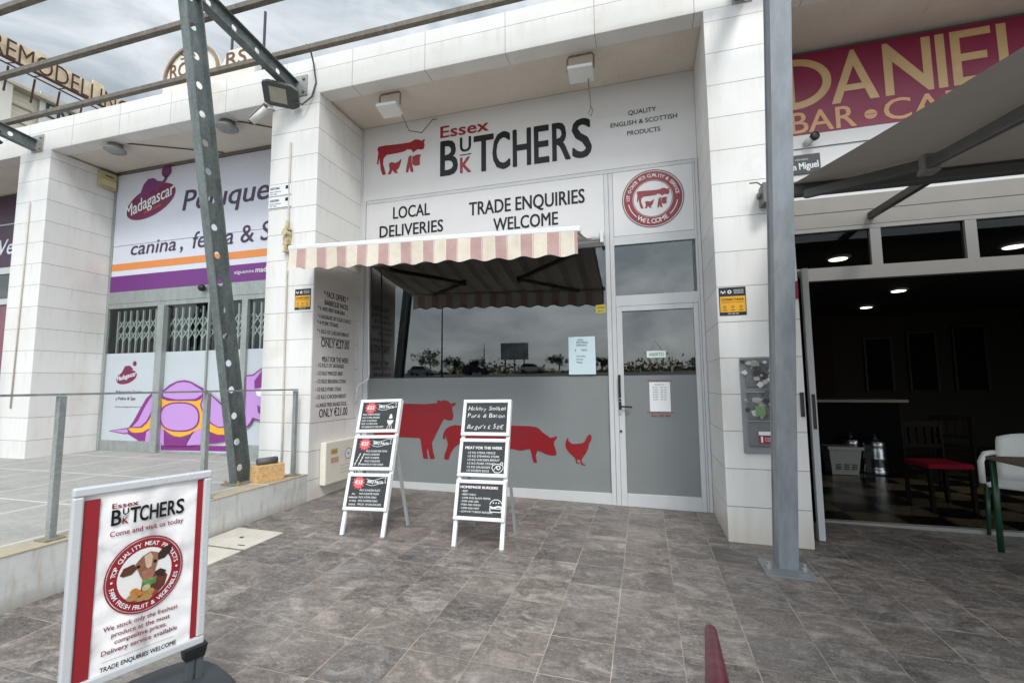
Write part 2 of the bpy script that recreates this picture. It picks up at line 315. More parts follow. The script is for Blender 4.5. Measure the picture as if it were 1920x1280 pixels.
    def text(s,txt,x,z,h,F,w=None,c=.002,bold=0,shear=0,al='L',rot=0,sp=1.0):
        """cap height h, baseline z; w fits the width; al: L, C, R"""
        V,Fc,wd=glyphs(txt,0,shear,sp); sc=h/CAP
        if bold>0:
            k=bold*sc*.8; kx=(min(k,.04*w) if w else k); q=dict(F=F,shear=shear,al=al,rot=rot,sp=sp,w=(w-2*kx if w else None))
            ex={'L':kx,'C':0,'R':-kx}[al]
            for i,(da,db) in enumerate(((-kx,0),(kx,0),(-kx*.7,k),(kx*.7,k),(-kx*.7,-k*0),(0,0))): s.text(txt,x+ex+da,z+db-k*.5,h,c=c+.00012*i,**q)
            return s
        sx=(w/wd) if w else sc
        W=wd*sx; x0={'L':x,'C':x-W/2,'R':x-W}[al]
        cr_,sr_=math.cos(rot),math.sin(rot); P=[]
        for a,b in V:
            a,b=a*sx,b*sc; a,b=(a*cr_-b*sr_,a*sr_+b*cr_) if rot else (a,b); P.append(F(x0+a,z+b,c))
        return s.add(P,Fc)
    def hand(s,txt,x,z,h,F,w,c=.002,seed=1):
        rnd=random.Random(seed); adv=[]; cur=0
        for chx in txt:
            V,Fc,wd=glyphs(chx,-.004,.12,1); adv.append((cur,V,Fc,wd)); cur+=(wd if chx!=' ' else .28)+.09
        sc=h/CAP; sx=w/cur
        for (o,V,Fc,wd),chx in zip(adv,txt):
            if chx==' ': continue
            r=rnd.uniform(-.16,.16); dz=rnd.uniform(-.10,.10)*h; k=rnd.uniform(.88,1.15); sh=rnd.uniform(-.1,.3)
            P=[]
            for a,b in V:
                a,b=(a+sh*b)*sx*k,b*sc*k; P.append(F(x+o*sx+a*math.cos(r)-b*math.sin(r),z+dz+a*math.sin(r)+b*math.cos(r),c))
            s.add(P,Fc)
        return s
    def arc_text(s,txt,cx,cz,r,h,a0,a1,F,c=.002,bold=.01,outward=True,ky=1):
        n=len(txt)
        for i,chx in enumerate(txt):
            if chx==' ': continue
            a=a0+(a1-a0)*(i+.5)/n; V,Fc,wd=glyphs(chx,min(bold,.012),0,1); sc=h/CAP; P=[]
            for p,q in V:
                p=(p-wd/2)*sc; q=q*sc
                if outward: t=(math.sin(a),-math.cos(a)); rr=(math.cos(a),math.sin(a)); d=r+q
                else: t=(-math.sin(a),math.cos(a)); rr=(math.cos(a),math.sin(a)); d=r-q
                P.append(F(cx+rr[0]*d+t[0]*p,cz+(rr[1]*d+t[1]*p)*ky,c))
            s.add(P,Fc)
        return s
    def build(s,name,m,parent=None,smooth=False,bevel=0,kind=None):
        me=bpy.data.meshes.new(name); base=Vector((0,0,0)); p=parent
        while p is not None: base+=p.location; p=p.parent
        me.from_pydata([tuple(Vector(v)-base) for v in s.v],[],s.f)
        for x in (m if isinstance(m,(list,tuple)) else [m]): me.materials.append(x)
        for i,q in enumerate(me.polygons): q.material_index=s.m[i]; q.use_smooth=smooth
        me.update()
        o=bpy.data.objects.new(name,me); COL.objects.link(o)
        if parent is not None: o.parent=parent
        if bevel:
            b=o.modifiers.new('bevel','BEVEL'); b.width=bevel; b.segments=2; b.limit_method='ANGLE'; b.angle_limit=R(40)
        if kind: o['kind']=kind
        return o
def _cut(fn):
    def f(s,*a,**k):
        if s.depth==0: s.cuts.append((len(s.v),len(s.f)))
        s.depth+=1; r=fn(s,*a,**k); s.depth-=1; return r
    return f
for _n in ('box','hexa','bar','tube','lathe','poly','rect','disc','text','arc_text'): setattr(MB,_n,_cut(getattr(MB,_n)))
def build_each(mb,name,m,parent=None,**k):
    """one object for every shape or line of writing that was added"""
    cu=mb.cuts+[(len(mb.v),len(mb.f))]; out=[]
    for (v0,f0),(v1,f1) in zip(cu[:-1],cu[1:]):
        if f1>f0:
            n=MB(); n.v=mb.v[v0:v1]; n.f=[tuple(i-v0 for i in f) for f in mb.f[f0:f1]]; n.m=mb.m[f0:f1]; out.append(n.build(name,m,parent,**k))
    return out
_TG={}
def _raw(txt,bold,shear,sp):
    cu=bpy.data.curves.new('t','FONT'); cu.body=txt; cu.offset=bold; cu.shear=shear; cu.space_character=sp; cu.resolution_u=3
    o=bpy.data.objects.new('t',cu); COL.objects.link(o); dg=bpy.context.evaluated_depsgraph_get()
    me=o.evaluated_get(dg).to_mesh(); V=[(v.co.x,v.co.y) for v in me.vertices]; Fc=[]
    for p in me.polygons:
        q=list(p.vertices); a,b,c=[V[i] for i in q[:3]]
        if p.normal.z<0: q.reverse()
        Fc.append(tuple(q))
    o.evaluated_get(dg).to_mesh_clear(); bpy.data.objects.remove(o); bpy.data.curves.remove(cu); return V,Fc
def glyphs(txt,bold,shear,sp):
    k=(txt,bold,shear,sp)
    if k not in _TG:
        V,Fc=_raw(txt,bold,shear,sp)
        if not V: V,Fc=[(0,0),(.3,0),(0,.01)],[]
        x0=min(a for a,b in V); x1=max(a for a,b in V)
        _TG[k]=([(a-x0,b) for a,b in V],Fc,max(x1-x0,1e-4))
    return _TG[k]
CAP=max(b for a,b in _raw('H',0,0,1)[0])

def thing(name,label,cat,loc=(0,0,0),group=None):
    o=bpy.data.objects.new(name,None); COL.objects.link(o); o.location=loc; o.empty_display_size=.1
    o['label']=label; o['category']=cat
    if group: o['group']=group
    return o
def tag(o,label,cat,group=None):
    o['label']=label; o['category']=cat
    if group: o['group']=group
    return o
def part_label(o,l): o['label']=l; return o
# ---- outlines in metres on the facade plane (x, z)
COW=[(0.28,1.033),(0.615,1.053),(0.826,1.05),(0.963,1.046),(1.054,1.053),(1.144,1.063),(1.126,1.088),(1.162,1.094),(1.189,1.084),(1.229,1.096),(1.267,1.092),(1.296,1.072),(1.323,1.052),(1.356,1.068),(1.388,1.064),(1.378,1.038),(1.345,1.02),(1.334,1.008),(1.341,0.967),(1.354,0.917),(1.35,0.877),(1.328,0.854),(1.29,0.85),(1.235,0.865),(1.217,0.855),(1.191,0.804),(1.158,0.743),(1.129,0.692),(1.099,0.63),(1.07,0.579),(1.077,0.519),(1.087,0.459),(1.11,0.399),(1.101,0.379),(1.049,0.377),(1.033,0.427),(1.014,0.517),(1.003,0.476),(1.011,0.416),(1.02,0.38),(0.959,0.378),(0.948,0.414),(0.931,0.494),(0.918,0.585),(0.904,0.626),(0.831,0.63),(0.622,0.633),(0.433,0.635),(0.386,0.582),(0.371,0.373),(0.283,0.37),(0.253,0.599),(0.234,0.937)]
PIG=[(1.455,0.792),(1.368,0.795),(1.302,0.778),(1.258,0.749),(1.227,0.704),(1.214,0.663),(1.219,0.623),(1.241,0.62),(1.247,0.648),(1.254,0.664),(1.259,0.634),(1.276,0.595),(1.281,0.555),(1.268,0.505),(1.242,0.444),(1.234,0.394),(1.243,0.378),(1.295,0.38),(1.308,0.426),(1.33,0.477),(1.369,0.528),(1.412,0.559),(1.455,0.576),(1.52,0.548),(1.732,0.523),(1.94,0.525),(2.104,0.53),(2.204,0.514),(2.284,0.532),(2.314,0.537),(2.333,0.48),(2.342,0.424),(2.358,0.383),(2.397,0.385),(2.391,0.417),(2.382,0.463),(2.403,0.52),(2.442,0.512),(2.5,0.486),(2.558,0.473),(2.596,0.471),(2.625,0.481),(2.62,0.527),(2.607,0.564),(2.598,0.601),(2.599,0.629),(2.618,0.649),(2.638,0.687),(2.619,0.692),(2.599,0.676),(2.571,0.679),(2.561,0.666),(2.522,0.693),(2.464,0.73),(2.426,0.771),(2.386,0.789),(2.307,0.799),(2.207,0.801),(2.106,0.801),(1.733,0.805)]
HEN=[(2.733,0.633),(2.749,0.661),(2.756,0.68),(2.771,0.634),(2.808,0.607),(2.865,0.612),(2.921,0.619),(2.949,0.639),(2.963,0.667),(2.982,0.7),(3.001,0.719),(3.025,0.708),(3.026,0.668),(3.014,0.64),(2.995,0.612),(2.985,0.566),(2.965,0.52),(2.932,0.473),(2.907,0.436),(2.92,0.394),(2.953,0.383),(2.949,0.373),(2.906,0.381),(2.894,0.426),(2.88,0.438),(2.865,0.44),(2.857,0.428),(2.862,0.406),(2.888,0.398),(2.884,0.391),(2.851,0.395),(2.842,0.428),(2.835,0.451),(2.805,0.478),(2.768,0.514),(2.741,0.55),(2.728,0.586)]
LCOW=[(0.252,4.498),(0.368,4.501),(0.567,4.489),(0.735,4.489),(0.804,4.517),(0.86,4.503),(0.901,4.481),(0.928,4.498),(0.95,4.494),(0.934,4.458),(0.943,4.417),(0.93,4.368),(0.889,4.361),(0.847,4.375),(0.82,4.364),(0.779,4.339),(0.751,4.382),(0.695,4.398),(0.639,4.373),(0.541,4.366),(0.385,4.366),(0.337,4.325),(0.329,4.247),(0.351,4.178),(0.375,4.095),(0.327,4.089),(0.294,4.173),(0.286,4.253),(0.27,4.335),(0.257,4.244),(0.234,4.261),(0.244,4.339),(0.254,4.418),(0.238,4.46)]
LPIG=[(0.766,4.288),(0.835,4.304),(0.895,4.295),(0.876,4.259),(0.877,4.156),(0.809,4.15),(0.762,4.185)]
LLEG=[(0.71,4.291),(0.754,4.311),(0.756,4.212),(0.782,4.104),(0.782,4.066),(0.741,4.084),(0.726,4.151),(0.708,4.076),(0.672,4.081),(0.684,4.17)]
LHEN=[(0.404,4.091),(0.431,4.153),(0.416,4.235),(0.452,4.256),(0.515,4.233),(0.571,4.252),(0.604,4.286),(0.599,4.234),(0.573,4.16),(0.531,4.126),(0.56,4.083),(0.503,4.099),(0.474,4.142),(0.447,4.086)]
TURTLE=[('p',[(-3.36,0.423),(-2.039,0.447),(-2.034,0.371),(-3.354,0.349)]),('p',[(-4.461,0.609),(-4.053,0.666),(-4.004,0.584),(-4.102,0.565)]),('l',[(-4.398,0.611),(-4.061,0.648),(-4.028,0.597),(-4.103,0.582)]),('p',[(-4.045,0.576),(-3.769,0.459),(-3.684,0.448),(-3.643,0.51),(-3.642,0.605),(-3.582,0.668),(-3.732,0.672),(-4.013,0.639)]),('l',[(-3.652,0.612),(-3.546,0.669),(-3.298,0.66),(-3.275,0.445),(-3.673,0.434)]),('y',[(-4.034,0.666),(-3.921,0.682),(-3.77,0.678),(-3.663,0.742),(-3.58,0.852),(-3.529,0.949),(-3.505,0.669),(-3.618,0.654),(-3.726,0.604),(-3.875,0.591),(-3.971,0.605)]),('p',[(-4.042,0.646),(-3.929,0.765),(-3.812,0.947),(-3.695,1.114),(-3.59,1.194),(-3.539,1.199),(-3.52,0.976),(-3.575,0.842),(-3.648,0.745),(-3.75,0.672),(-3.863,0.663),(-3.958,0.671)]),('l',[(-3.94,0.682),(-3.826,0.781),(-3.716,0.968),(-3.616,1.107),(-3.558,1.162),(-3.544,1.004),(-3.599,0.866),(-3.665,0.769),(-3.771,0.692),(-3.864,0.681)]),('p',[(-3.375,1.224),(-3.233,1.319),(-3.093,1.37),(-2.952,1.385),(-2.827,1.363),(-2.7,1.308),(-2.497,1.227),(-2.518,1.155),(-2.616,1.095),(-2.711,1.085),(-3.251,1.084),(-3.367,1.121)]),('l',[(-3.355,1.199),(-3.23,1.278),(-3.091,1.342),(-2.95,1.357),(-2.825,1.336),(-2.698,1.275),(-2.582,1.221),(-2.604,1.168),(-2.721,1.108),(-2.86,1.101),(-3.108,1.101),(-3.254,1.121),(-3.35,1.144)]),('y',[(-3.369,1.111),(-3.25,1.076),(-2.701,1.077),(-2.617,1.101),(-2.553,1.174),(-2.478,1.194),(-2.472,1.115),(-2.542,1.009),(-2.507,0.747),(-2.427,0.683),(-2.638,0.666),(-2.788,0.597),(-2.96,0.553),(-3.084,0.564),(-3.213,0.614),(-3.334,0.679)]),('p',[(-2.616,0.847),(-2.619,0.783),(-2.639,0.737),(-2.673,0.699),(-2.722,0.669),(-2.785,0.647),(-2.865,0.632),(-2.979,0.626),(-3.096,0.628),(-3.179,0.639),(-3.248,0.659),(-3.304,0.688),(-3.346,0.726),(-3.374,0.772),(-3.387,0.838),(-3.385,0.905),(-3.365,0.952),(-3.329,0.991),(-3.277,1.021),(-3.211,1.043),(-3.129,1.057),(-3.013,1.062),(-2.896,1.058),(-2.814,1.045),(-2.747,1.024),(-2.694,0.995),(-2.654,0.958),(-2.628,0.912)]),('l',[(-2.644,0.847),(-2.647,0.789),(-2.665,0.747),(-2.697,0.714),(-2.742,0.686),(-2.801,0.666),(-2.875,0.653),(-2.981,0.647),(-3.089,0.649),(-3.166,0.659),(-3.23,0.677),(-3.282,0.703),(-3.32,0.737),(-3.346,0.779),(-3.358,0.839),(-3.356,0.899),(-3.337,0.941),(-3.304,0.976),(-3.256,1.003),(-3.195,1.023),(-3.119,1.036),(-3.011,1.04),(-2.903,1.037),(-2.827,1.025),(-2.765,1.006),(-2.716,0.98),(-2.679,0.946),(-2.655,0.905)]),('p',[(-3.289,0.66),(-3.212,0.601),(-3.083,0.55),(-2.941,0.543),(-2.821,0.572),(-2.714,0.644),(-2.816,0.504),(-2.837,0.428),(-3.269,0.416)]),('l',[(-2.814,0.478),(-2.72,0.611),(-2.638,0.672),(-2.422,0.689),(-2.408,0.475),(-2.828,0.432)]),('p',[(-2.423,0.631),(-2.262,0.595),(-2.064,0.6),(-2.06,0.526),(-2.304,0.482),(-2.413,0.473)]),('y',[(-2.588,0.93),(-2.444,0.813),(-2.355,0.749),(-2.236,0.706),(-2.071,0.709),(-2.065,0.606),(-2.262,0.602),(-2.416,0.644),(-2.538,0.707),(-2.584,0.745)]),('p',[(-2.461,1.201),(-2.311,1.108),(-2.104,0.979),(-2.063,0.709),(-2.252,0.696),(-2.385,0.748),(-2.547,0.884),(-2.611,1.022),(-2.569,1.155)]),('l',[(-2.433,1.168),(-2.31,1.082),(-2.136,0.959),(-2.088,0.725),(-2.253,0.712),(-2.37,0.764),(-2.524,0.893),(-2.584,1.022),(-2.547,1.128)]),('p',[(-1.796,1.441),(-1.677,1.452),(-1.53,1.544),(-1.492,0.794),(-1.646,0.83),(-1.679,0.76),(-1.771,0.689)]),('l',[(-1.787,1.422),(-1.667,1.431),(-1.534,1.518),(-1.498,0.813),(-1.652,0.854),(-1.696,0.779),(-1.764,0.714)]),('p',[(-1.648,1.359),(-1.532,1.492),(-1.521,1.268),(-1.634,1.25)]),('w',[(-1.616,1.211),(-1.52,1.249),(-1.514,1.141),(-1.589,1.154)]),('p',[(-1.575,1.027),(-1.507,0.989),(-1.502,0.888),(-1.561,0.926)])]
# ================================================================== SETTING
def sheet(name,pts,m,kind='structure',sub=1):
    mb=MB(); mb.add(pts,[tuple(range(len(pts)))]); o=mb.build(name,m); o['kind']=kind; return o
sheet('forecourt_floor',[(x,y,gz(x,y)) for x,y in ((0,-9),(16,-9),(16,.02),(0,.02))],FLOORM)
sheet('asphalt_car_park',[(-300,-66,2.95),(300,-66,2.95),(300,-9,-.16),(-300,-9,-.16)],mat('asphalt','#6c6d6e',.9,var=.3,vscale=.6,bump=.3))
sheet('ground',[(-300,-9,-.17),(300,-9,-.17),(300,400,-.17),(-300,400,-.17)],MATS['asphalt'])
sheet('dry_field',[(-500,-600,9),(500,-600,9),(500,-66,2.94),(-500,-66,2.94)],mat('dry_earth','#8a7350',.95,var=.4,vscale=.15))
mb=MB(); mb.box(-16,-.02,-9,.06,-.15,.31); mb.build('terrace',TERR,kind='structure')
sheet('dry_field',[(-300,-400,-.17),(300,-400,-.17),(300,-26,-.17),(-300,-26,-.17)],mat('dry_earth','#8a7350',.95,var=.4,vscale=.15))

# ================================================================== COMMERCIAL BUILDING
b=thing('commercial_building','long white tiled shop building with deep square pillars and beige soffit','building',(0,0,0))
D=-.876; ZS=4.77; ZT=5.235
for (x0,x1,zb) in ((-10.0,-9.33,.2),(-5.33,-4.66,.2),(-.68,0,-.12),(4.26,4.9,-.2),(11.2,11.86,-.3)):
    m=MB(); m.box(x0,x1,D,.02,zb,ZS); m.build('pillar',TILE,b,bevel=.004)
    m=MB(); m.box(x0+.02,x1-.02,.02,7,zb,ZS); m.build('partition_wall',mat('inner_dark','#2b2823',.9),b)
m=MB(); m.box(-16,14,D,D+.2,ZS,ZT); m.build('fascia',FTILE,b,bevel=.004)
m=MB(); m.box(-16,14,D+.2,.3,ZS+.02,ZS+.12); m.build('soffit',SOFF,b)
m=MB(); m.box(-16,14,.3,7.2,4.86,5.1); m.build('roof_slab',mat('concrete','#8c8981',.9,var=.2),b)
m=MB(); m.box(-16,14,7,7.2,-.2,4.86); m.build('back_wall',mat('inner_wall','#6f675c',.9),b)
m=MB(); m.box(-.68,4.9,.05,.2,2.96,ZS+.02); m.box(-4.66,-.68,.05,.2,2.62,ZS+.02); m.box(4.9,11.2,.05,.2,2.83,ZS+.02); m.box(-9.33,-5.33,.05,.2,2.9,ZS+.02); m.build('upper_wall',mat('inner_wall','#6f675c',.9),b)
m=MB(); m.box(-.0,4.26,.3,6.9,2.97,3.0); m.build('shop_ceiling',mat('shop_ceiling','#4a4a48',.9),b)
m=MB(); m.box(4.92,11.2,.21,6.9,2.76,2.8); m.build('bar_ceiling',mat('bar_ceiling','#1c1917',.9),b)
m=MB(); m.box(.02,4.24,.06,6.9,-.06,-.03); m.build('shop_floor',mat('shop_floor','#55524d',.6),b)
m=MB(); m.box(4.92,11.2,.05,6.9,-.1,-.055); m.build('bar_floor',checker_mat(),b)
m=MB(); m.box(-4.6,-.7,.06,6.9,.28,.312); m.build('salon_floor',mat('shop_floor','#55524d',.6),b)

# conduit and cable runs on the soffit and pillar
def cable(name,label,pts,r=.006,m=CABLE,cat='cable',group=None):
    return tag(MB().tube(pts,r,6).build(name,m,smooth=True),label,cat,group)
cable('conduit','thin white conduit running down the front of the pillar left of the butcher',[(-.38,D-.012,4.2),(-.38,D-.012,3.75),(-.37,D-.012,3.05),(-.36,D-.012,1.9),(-.345,D-.012,.7),(-.345,D-.012,.33)],.011,mat('old_conduit','#c9c3b6',.6,var=.2,vscale=12))
cable('conduit','white conduit down the front of the pillar left of the pet groomer',[(-5.0,D-.012,4.0),(-5.0,D-.012,2.9),(-5.02,D-.012,1.0)],.010,mat('old_conduit','#c9c3b6',.6))
cable('conduit','grey conduit crossing the soffit from the left bulkhead lamp of the pet groomer',[(-3.5,-.7,4.778),(-2.35,-.06,4.778)],.009,mat('brown_conduit','#6e6256',.7))
cable('conduit','grey conduit crossing the soffit behind the leaning column',[(-1.5,-.7,4.778),(-.7,-.06,4.778)],.009,mat('brown_conduit','#6e6256',.7))
cable('conduit','grey conduit along the top edge of the pet groomer sign',[(-4.6,-.03,4.772),(-.7,-.03,4.772)],.010,mat('brown_conduit','#6e6256',.7))

# ================================================================== BUTCHER SHOPFRONT
GY=.03
sf=thing('shopfront','aluminium butcher shopfront with half frosted window and glass door','shopfront',(0,0,0))
m=MB()
m.box(.03,.085,-.012,.06,-.04,3.755); m.box(.087,.155,0,.06,-.04,2.95)
m.box(.155,3.235,0,.06,-.04,.09); m.box(.155,3.235,0,.06,2.86,2.95)
m.box(3.235,3.284,-.006,.06,-.05,3.705); m.box(3.287,3.335,-.003,.06,-.05,3.705)
m.box(3.335,4.215,0,.06,2.85,2.95); m.box(3.335,4.205,0,.06,2.148,2.268)
m.box(4.2,4.222,-.004,.06,-.05,3.705); m.box(4.224,4.255,-.014,.06,-.05,3.755)
m.box(.087,4.222,-.004,.06,3.708,3.752)
m.box(.0,.028,-.006,.06,-.04,4.79); m.box(4.257,4.262,-.006,.06,-.05,4.79)
m.build('frame',ALU,sf,bevel=.004)
MB().rect(.155,3.235,.09,2.86,FAC,-GY).build('window_pane',GLASS,sf)
MB().rect(3.335,4.2,2.268,2.85,FAC,-GY).build('transom_pane',GLASS,sf)
f=MB().rect(.155,3.235,.09,1.372,FAC,-GY+.004).build('frosted_film',FILM,sf)
dr=MB(); dr.box(3.337,3.40,-.012,.045,-.045,2.143); dr.box(4.15,4.198,-.012,.045,-.045,2.143); dr.box(3.40,4.15,-.012,.045,2.087,2.143); dr.box(3.40,4.15,-.012,.045,-.045,.10)
dr=dr.build('door',ALU,sf,bevel=.004)
MB().rect(3.40,4.15,.10,2.087,FAC,-.02).build('pane',GLASS,dr)
MB().rect(3.40,4.15,.10,1.372,FAC,-.016).build('frosted_film',FILM,dr)
m=MB(); m.tube([(3.352,-.05,1.38),(3.352,-.05,1.13)],.013,8); m.box(3.343,3.361,-.05,-.012,1.36,1.376); m.box(3.343,3.361,-.05,-.012,1.135,1.15); m.build('pull_handle',BLACK,dr,smooth=False)
m=MB(); m.box(3.336,3.366,-.022,-.012,1.0,1.085); m.tube([(3.351,-.02,1.035),(3.351,-.055,1.035),(3.48,-.055,1.03)],.010,8); m.build('lever_handle',BLACK,dr)
m=MB()
for z in (1.105,.765): m.lathe([(.014,0),(.014,.01),(.006,.013)],(3.352,-.012,z),12,(0,-1,0))
build_each(m,'lock_cylinder',BLACK,dr)
MB().lathe([(.016,0),(.016,.008)],(3.351,-.012,.955),12,(0,-1,0)).build('escutcheon',RAILM,dr)
for nm,pl_ in (('cow_decal',COW),('pig_decal',PIG),('hen_decal',HEN)): MB().poly(pl_,FAC,-GY+.008).build(nm,DECAL,sf)
# the inside: chiller cabinet and counter
ch=thing('chiller_cabinet','white chiller cabinet seen dimly through the frosted window','fridge',(2.5,.3,-.03))
m=MB(); m.box(2.2,2.25,.075,.4,-.03,.8); m.box(2.78,2.85,.075,.4,-.03,.8); m.box(2.2,2.85,.075,.4,.8,.86); m.box(2.25,2.78,.15,.7,-.03,.8); m.build('cabinet',mat('chiller_white','#e6e8e7',.5),ch)
m=MB()
for k in range(9): m.box(2.26,2.77,.125,.145,.08+k*.07,.12+k*.07)
m.build('louvre',mat('chiller_grey','#b5b8b9',.5),ch)

# notices on the glass
def paper(name,label,x0,x1,z0,z1,m,cat,lines,y=-.02,ink=None,F=FAC):
    t=thing(name,label,cat,tuple(F((x0+x1)/2,z0,0)))
    MB().box(x0,x1,z0,z1,-y-.0015,-y,F).build('sheet',m,t)
    k=MB()
    for (tx,x,z,h,wd,al) in lines: k.text(tx,x,z,h,F,w=wd,c=-y+.0015,bold=.012,al=al)
    build_each(k,'print',ink or mat('print_ink','#4a5055',.7),t); return t
paper('window_notice','pale blue printed notice taped to the window beside the door',2.79,3.095,1.39,1.82,BLUEPAPER,'notice',
  [('OFICINA',2.89,1.775,.018,.07,'L'),('MOVING',2.88,1.74,.026,.13,'L'),('PERMISO',2.88,1.712,.018,.12,'L'),('2',2.86,1.655,.025,None,'L'),('TIPO',2.93,1.655,.022,None,'L'),('Domicilio',2.88,1.59,.017,.10,'L'),('Escena',2.88,1.555,.017,.075,'L'),('Plaza',2.88,1.52,.017,.065,'L')],y=.0)
ab=paper('open_sign','small white ABIERTO sign hanging inside the glass door',3.65,3.85,1.563,1.638,mat('sign_white','#d5dfd8',.6),'sign',[('ABIERTO',3.672,1.582,.034,.155,'L')],y=.012,ink=mat('green_ink','#5f8f78',.6))
MB().tube([(3.69,.01,1.64),(3.75,.01,1.745),(3.81,.01,1.64)],.002,5).build('string',CABLE,ab)
ho=paper('opening_hours_sheet','white opening hours sheet taped to the frosted part of the door',3.665,3.88,.98,1.297,PAPER,'notice',
  [('Opening Hours',3.72,1.265,.012,.10,'L')]+[(d_,3.70,1.235-.026*i,.011,.055,'L') for i,d_ in enumerate(('Monday','Tuesday','Wednesday','Thursday','Friday','Saturday'))]+[('9.00 - 5.00',3.78,1.235-.026*i,.011,.06,'L') for i in range(6)],y=.009)
m=MB(); m.text('Opening Hours',3.775,1.305,.018,FAC,w=.25,c=-.013,bold=.02,al='C'); m.text('Telephone enquiries',3.775,.962,.014,FAC,w=.29,c=-.013,bold=.02,al='C'); m.text('966 198 984',3.775,.922,.024,FAC,w=.20,c=-.013,bold=.03,al='C')
build_each(m,'door_lettering',RED,sf)
t=thing('alarm_sticker','small yellow alarm sticker inside the top right of the window','sticker',(3.165,0,2.08)); MB().box(3.11,3.22,2.085,2.18,-.026,-.0245,FAC).build('label',mat('sticker_yellow','#b8a83a',.5),t)
m=MB(); m.text('ALARMA',3.12,2.14,.02,FAC,w=.09,c=-.022); m.text('24 H',3.13,2.10,.02,FAC,w=.06,c=-.022); m.build('print',INK,t)

# ================================================================== BUTCHER SIGNS
def logo(mb,F,sx,ox,oz,c,cx=.59,cz=4.29):
    for p in (LCOW,LPIG,LLEG,LHEN): mb.poly([(ox+(a-cx)*sx,oz+(b_-cz)*sx) for a,b_ in p],F,c)
def essex(F,x,z,s,blk,red,c,base=(1.16,3.96),shear=0):
    """the shop's word mark: small red word above a tall black one, with a small U over a red K"""
    X=lambda a:x+(a-base[0])*s; Z=lambda a:z+(a-base[1])*s
    red.text('Essex',X(1.163),Z(4.475),.152*s,F,w=.665*s,c=c,bold=.03)
    blk.text('B',X(1.163),Z(3.965),.455*s,F,w=.25*s,c=c,bold=.035)
    blk.text('U',X(1.437),Z(4.245),.19*s,F,w=.155*s,c=c,bold=.025); blk.rect(X(1.437),X(1.595),Z(4.195),Z(4.208),F,c)
    red.text('K',X(1.44),Z(3.965),.20*s,F,w=.155*s,c=c,bold=.03)
    ws=[('T',1.625,.27),('C',1.875,.235),('H',2.14,.235),('E',2.41,.19),('R',2.635,.225),('S',2.875,.235)]
    for ch_,a,wd in ws: blk.text(ch_,X(a),Z(3.955),.46*s,F,w=wd*s,c=c,bold=.035)
t=thing('main_sign','large grey butcher sign panel with cow logo under the soffit','sign',(2.15,0,3.75))
MB().box(.03,4.256,0,.045,3.757,4.785).build('panel',GREYP,t,bevel=.002)
k,r_=MB(),MB(); essex(FAC,1.162,3.96,1.0,k,r_,.003); k.build('name_lettering',INK,t); k=MB()
for s_,xx,zz,ww in (('QUALITY',3.69,4.375,.31),('ENGLISH & SCOTTISH',3.70,4.255,.735),('PRODUCTS',3.70,4.13,.365)): k.text(s_,xx,zz,.052,FAC,w=ww,c=.003,bold=.012,al='C')
build_each(k,'slogan_lettering',INK,t); build_each(r_,'red_lettering',RED,t)
g_=MB(); logo(g_,FAC,1.0,.59,4.29,.003); g_.build('animal_logo',mat('logo_red','#931a24',.3),t)
t=thing('info_sign','pale panel reading LOCAL DELIVERIES and TRADE ENQUIRIES WELCOME above the striped awning','sign',(1.6,0,2.95))
MB().box(.09,3.232,0,.05,2.953,3.706).build('panel',mat('pale_panel','#cfcecd',.35,var=.03),t)
k=MB()
for s_,xx,zz,hh,ww in (('LOCAL',.76,3.468,.155,.535),('DELIVERIES',.755,3.232,.152,.92),('TRADE ENQUIRIES',2.29,3.395,.165,1.45),('WELCOME',2.29,3.165,.155,.81)): k.text(s_,xx,zz,hh,FAC,w=ww,c=.003,bold=.022,al='C')
build_each(k,'lettering',INK,t)
t=thing('roundel_sign','square panel above the door with round red WELCOME roundel','sign',(3.77,0,2.95))
MB().box(3.338,4.198,0,.05,2.953,3.706).build('panel',mat('pale_panel','#cfcecd',.35),t)
rc=(3.772,3.352); m=MB(); m.disc(*rc,.335,FAC,.003,56,.325); m.build('outer_line',mat('maroon','#5d1f28',.4),t)
m=MB(); m.disc(*rc,.315,FAC,.003,56,.218); m.disc(*rc,.212,FAC,.003,56,.206); logo(m,FAC,.50,rc[0]+.005,rc[1]-.005,.003); m.build('ring',mat('roundel_red','#8b2530',.4,var=.25,vscale=5),t)
m=MB(); m.arc_text('1ST CHOICE FOR QUALITY & SERVICE',*rc,.250,.036,R(183),R(5),FAC,.006,.015,True); m.build('motto_lettering',PAPER,t); m=MB(); m.arc_text('WELCOME',*rc,.286,.05,R(233),R(307),FAC,.006,.03,False)
for a0,a1 in ((190,228),(312,350)):
    n=12
    for i in range(n):
        a,b_=R(a0+(a1-a0)*i/n),R(a0+(a1-a0)*(i+1)/n); q=[(rc[0]+rr*math.cos(x),rc[1]+rr*math.sin(x)) for rr,x in ((.262,a),(.27,a),(.27,b_),(.262,b_))]
        m.add([FAC(*p,.006) for p in q],[(0,3,2,1)])
m.build('lettering',PAPER,t)
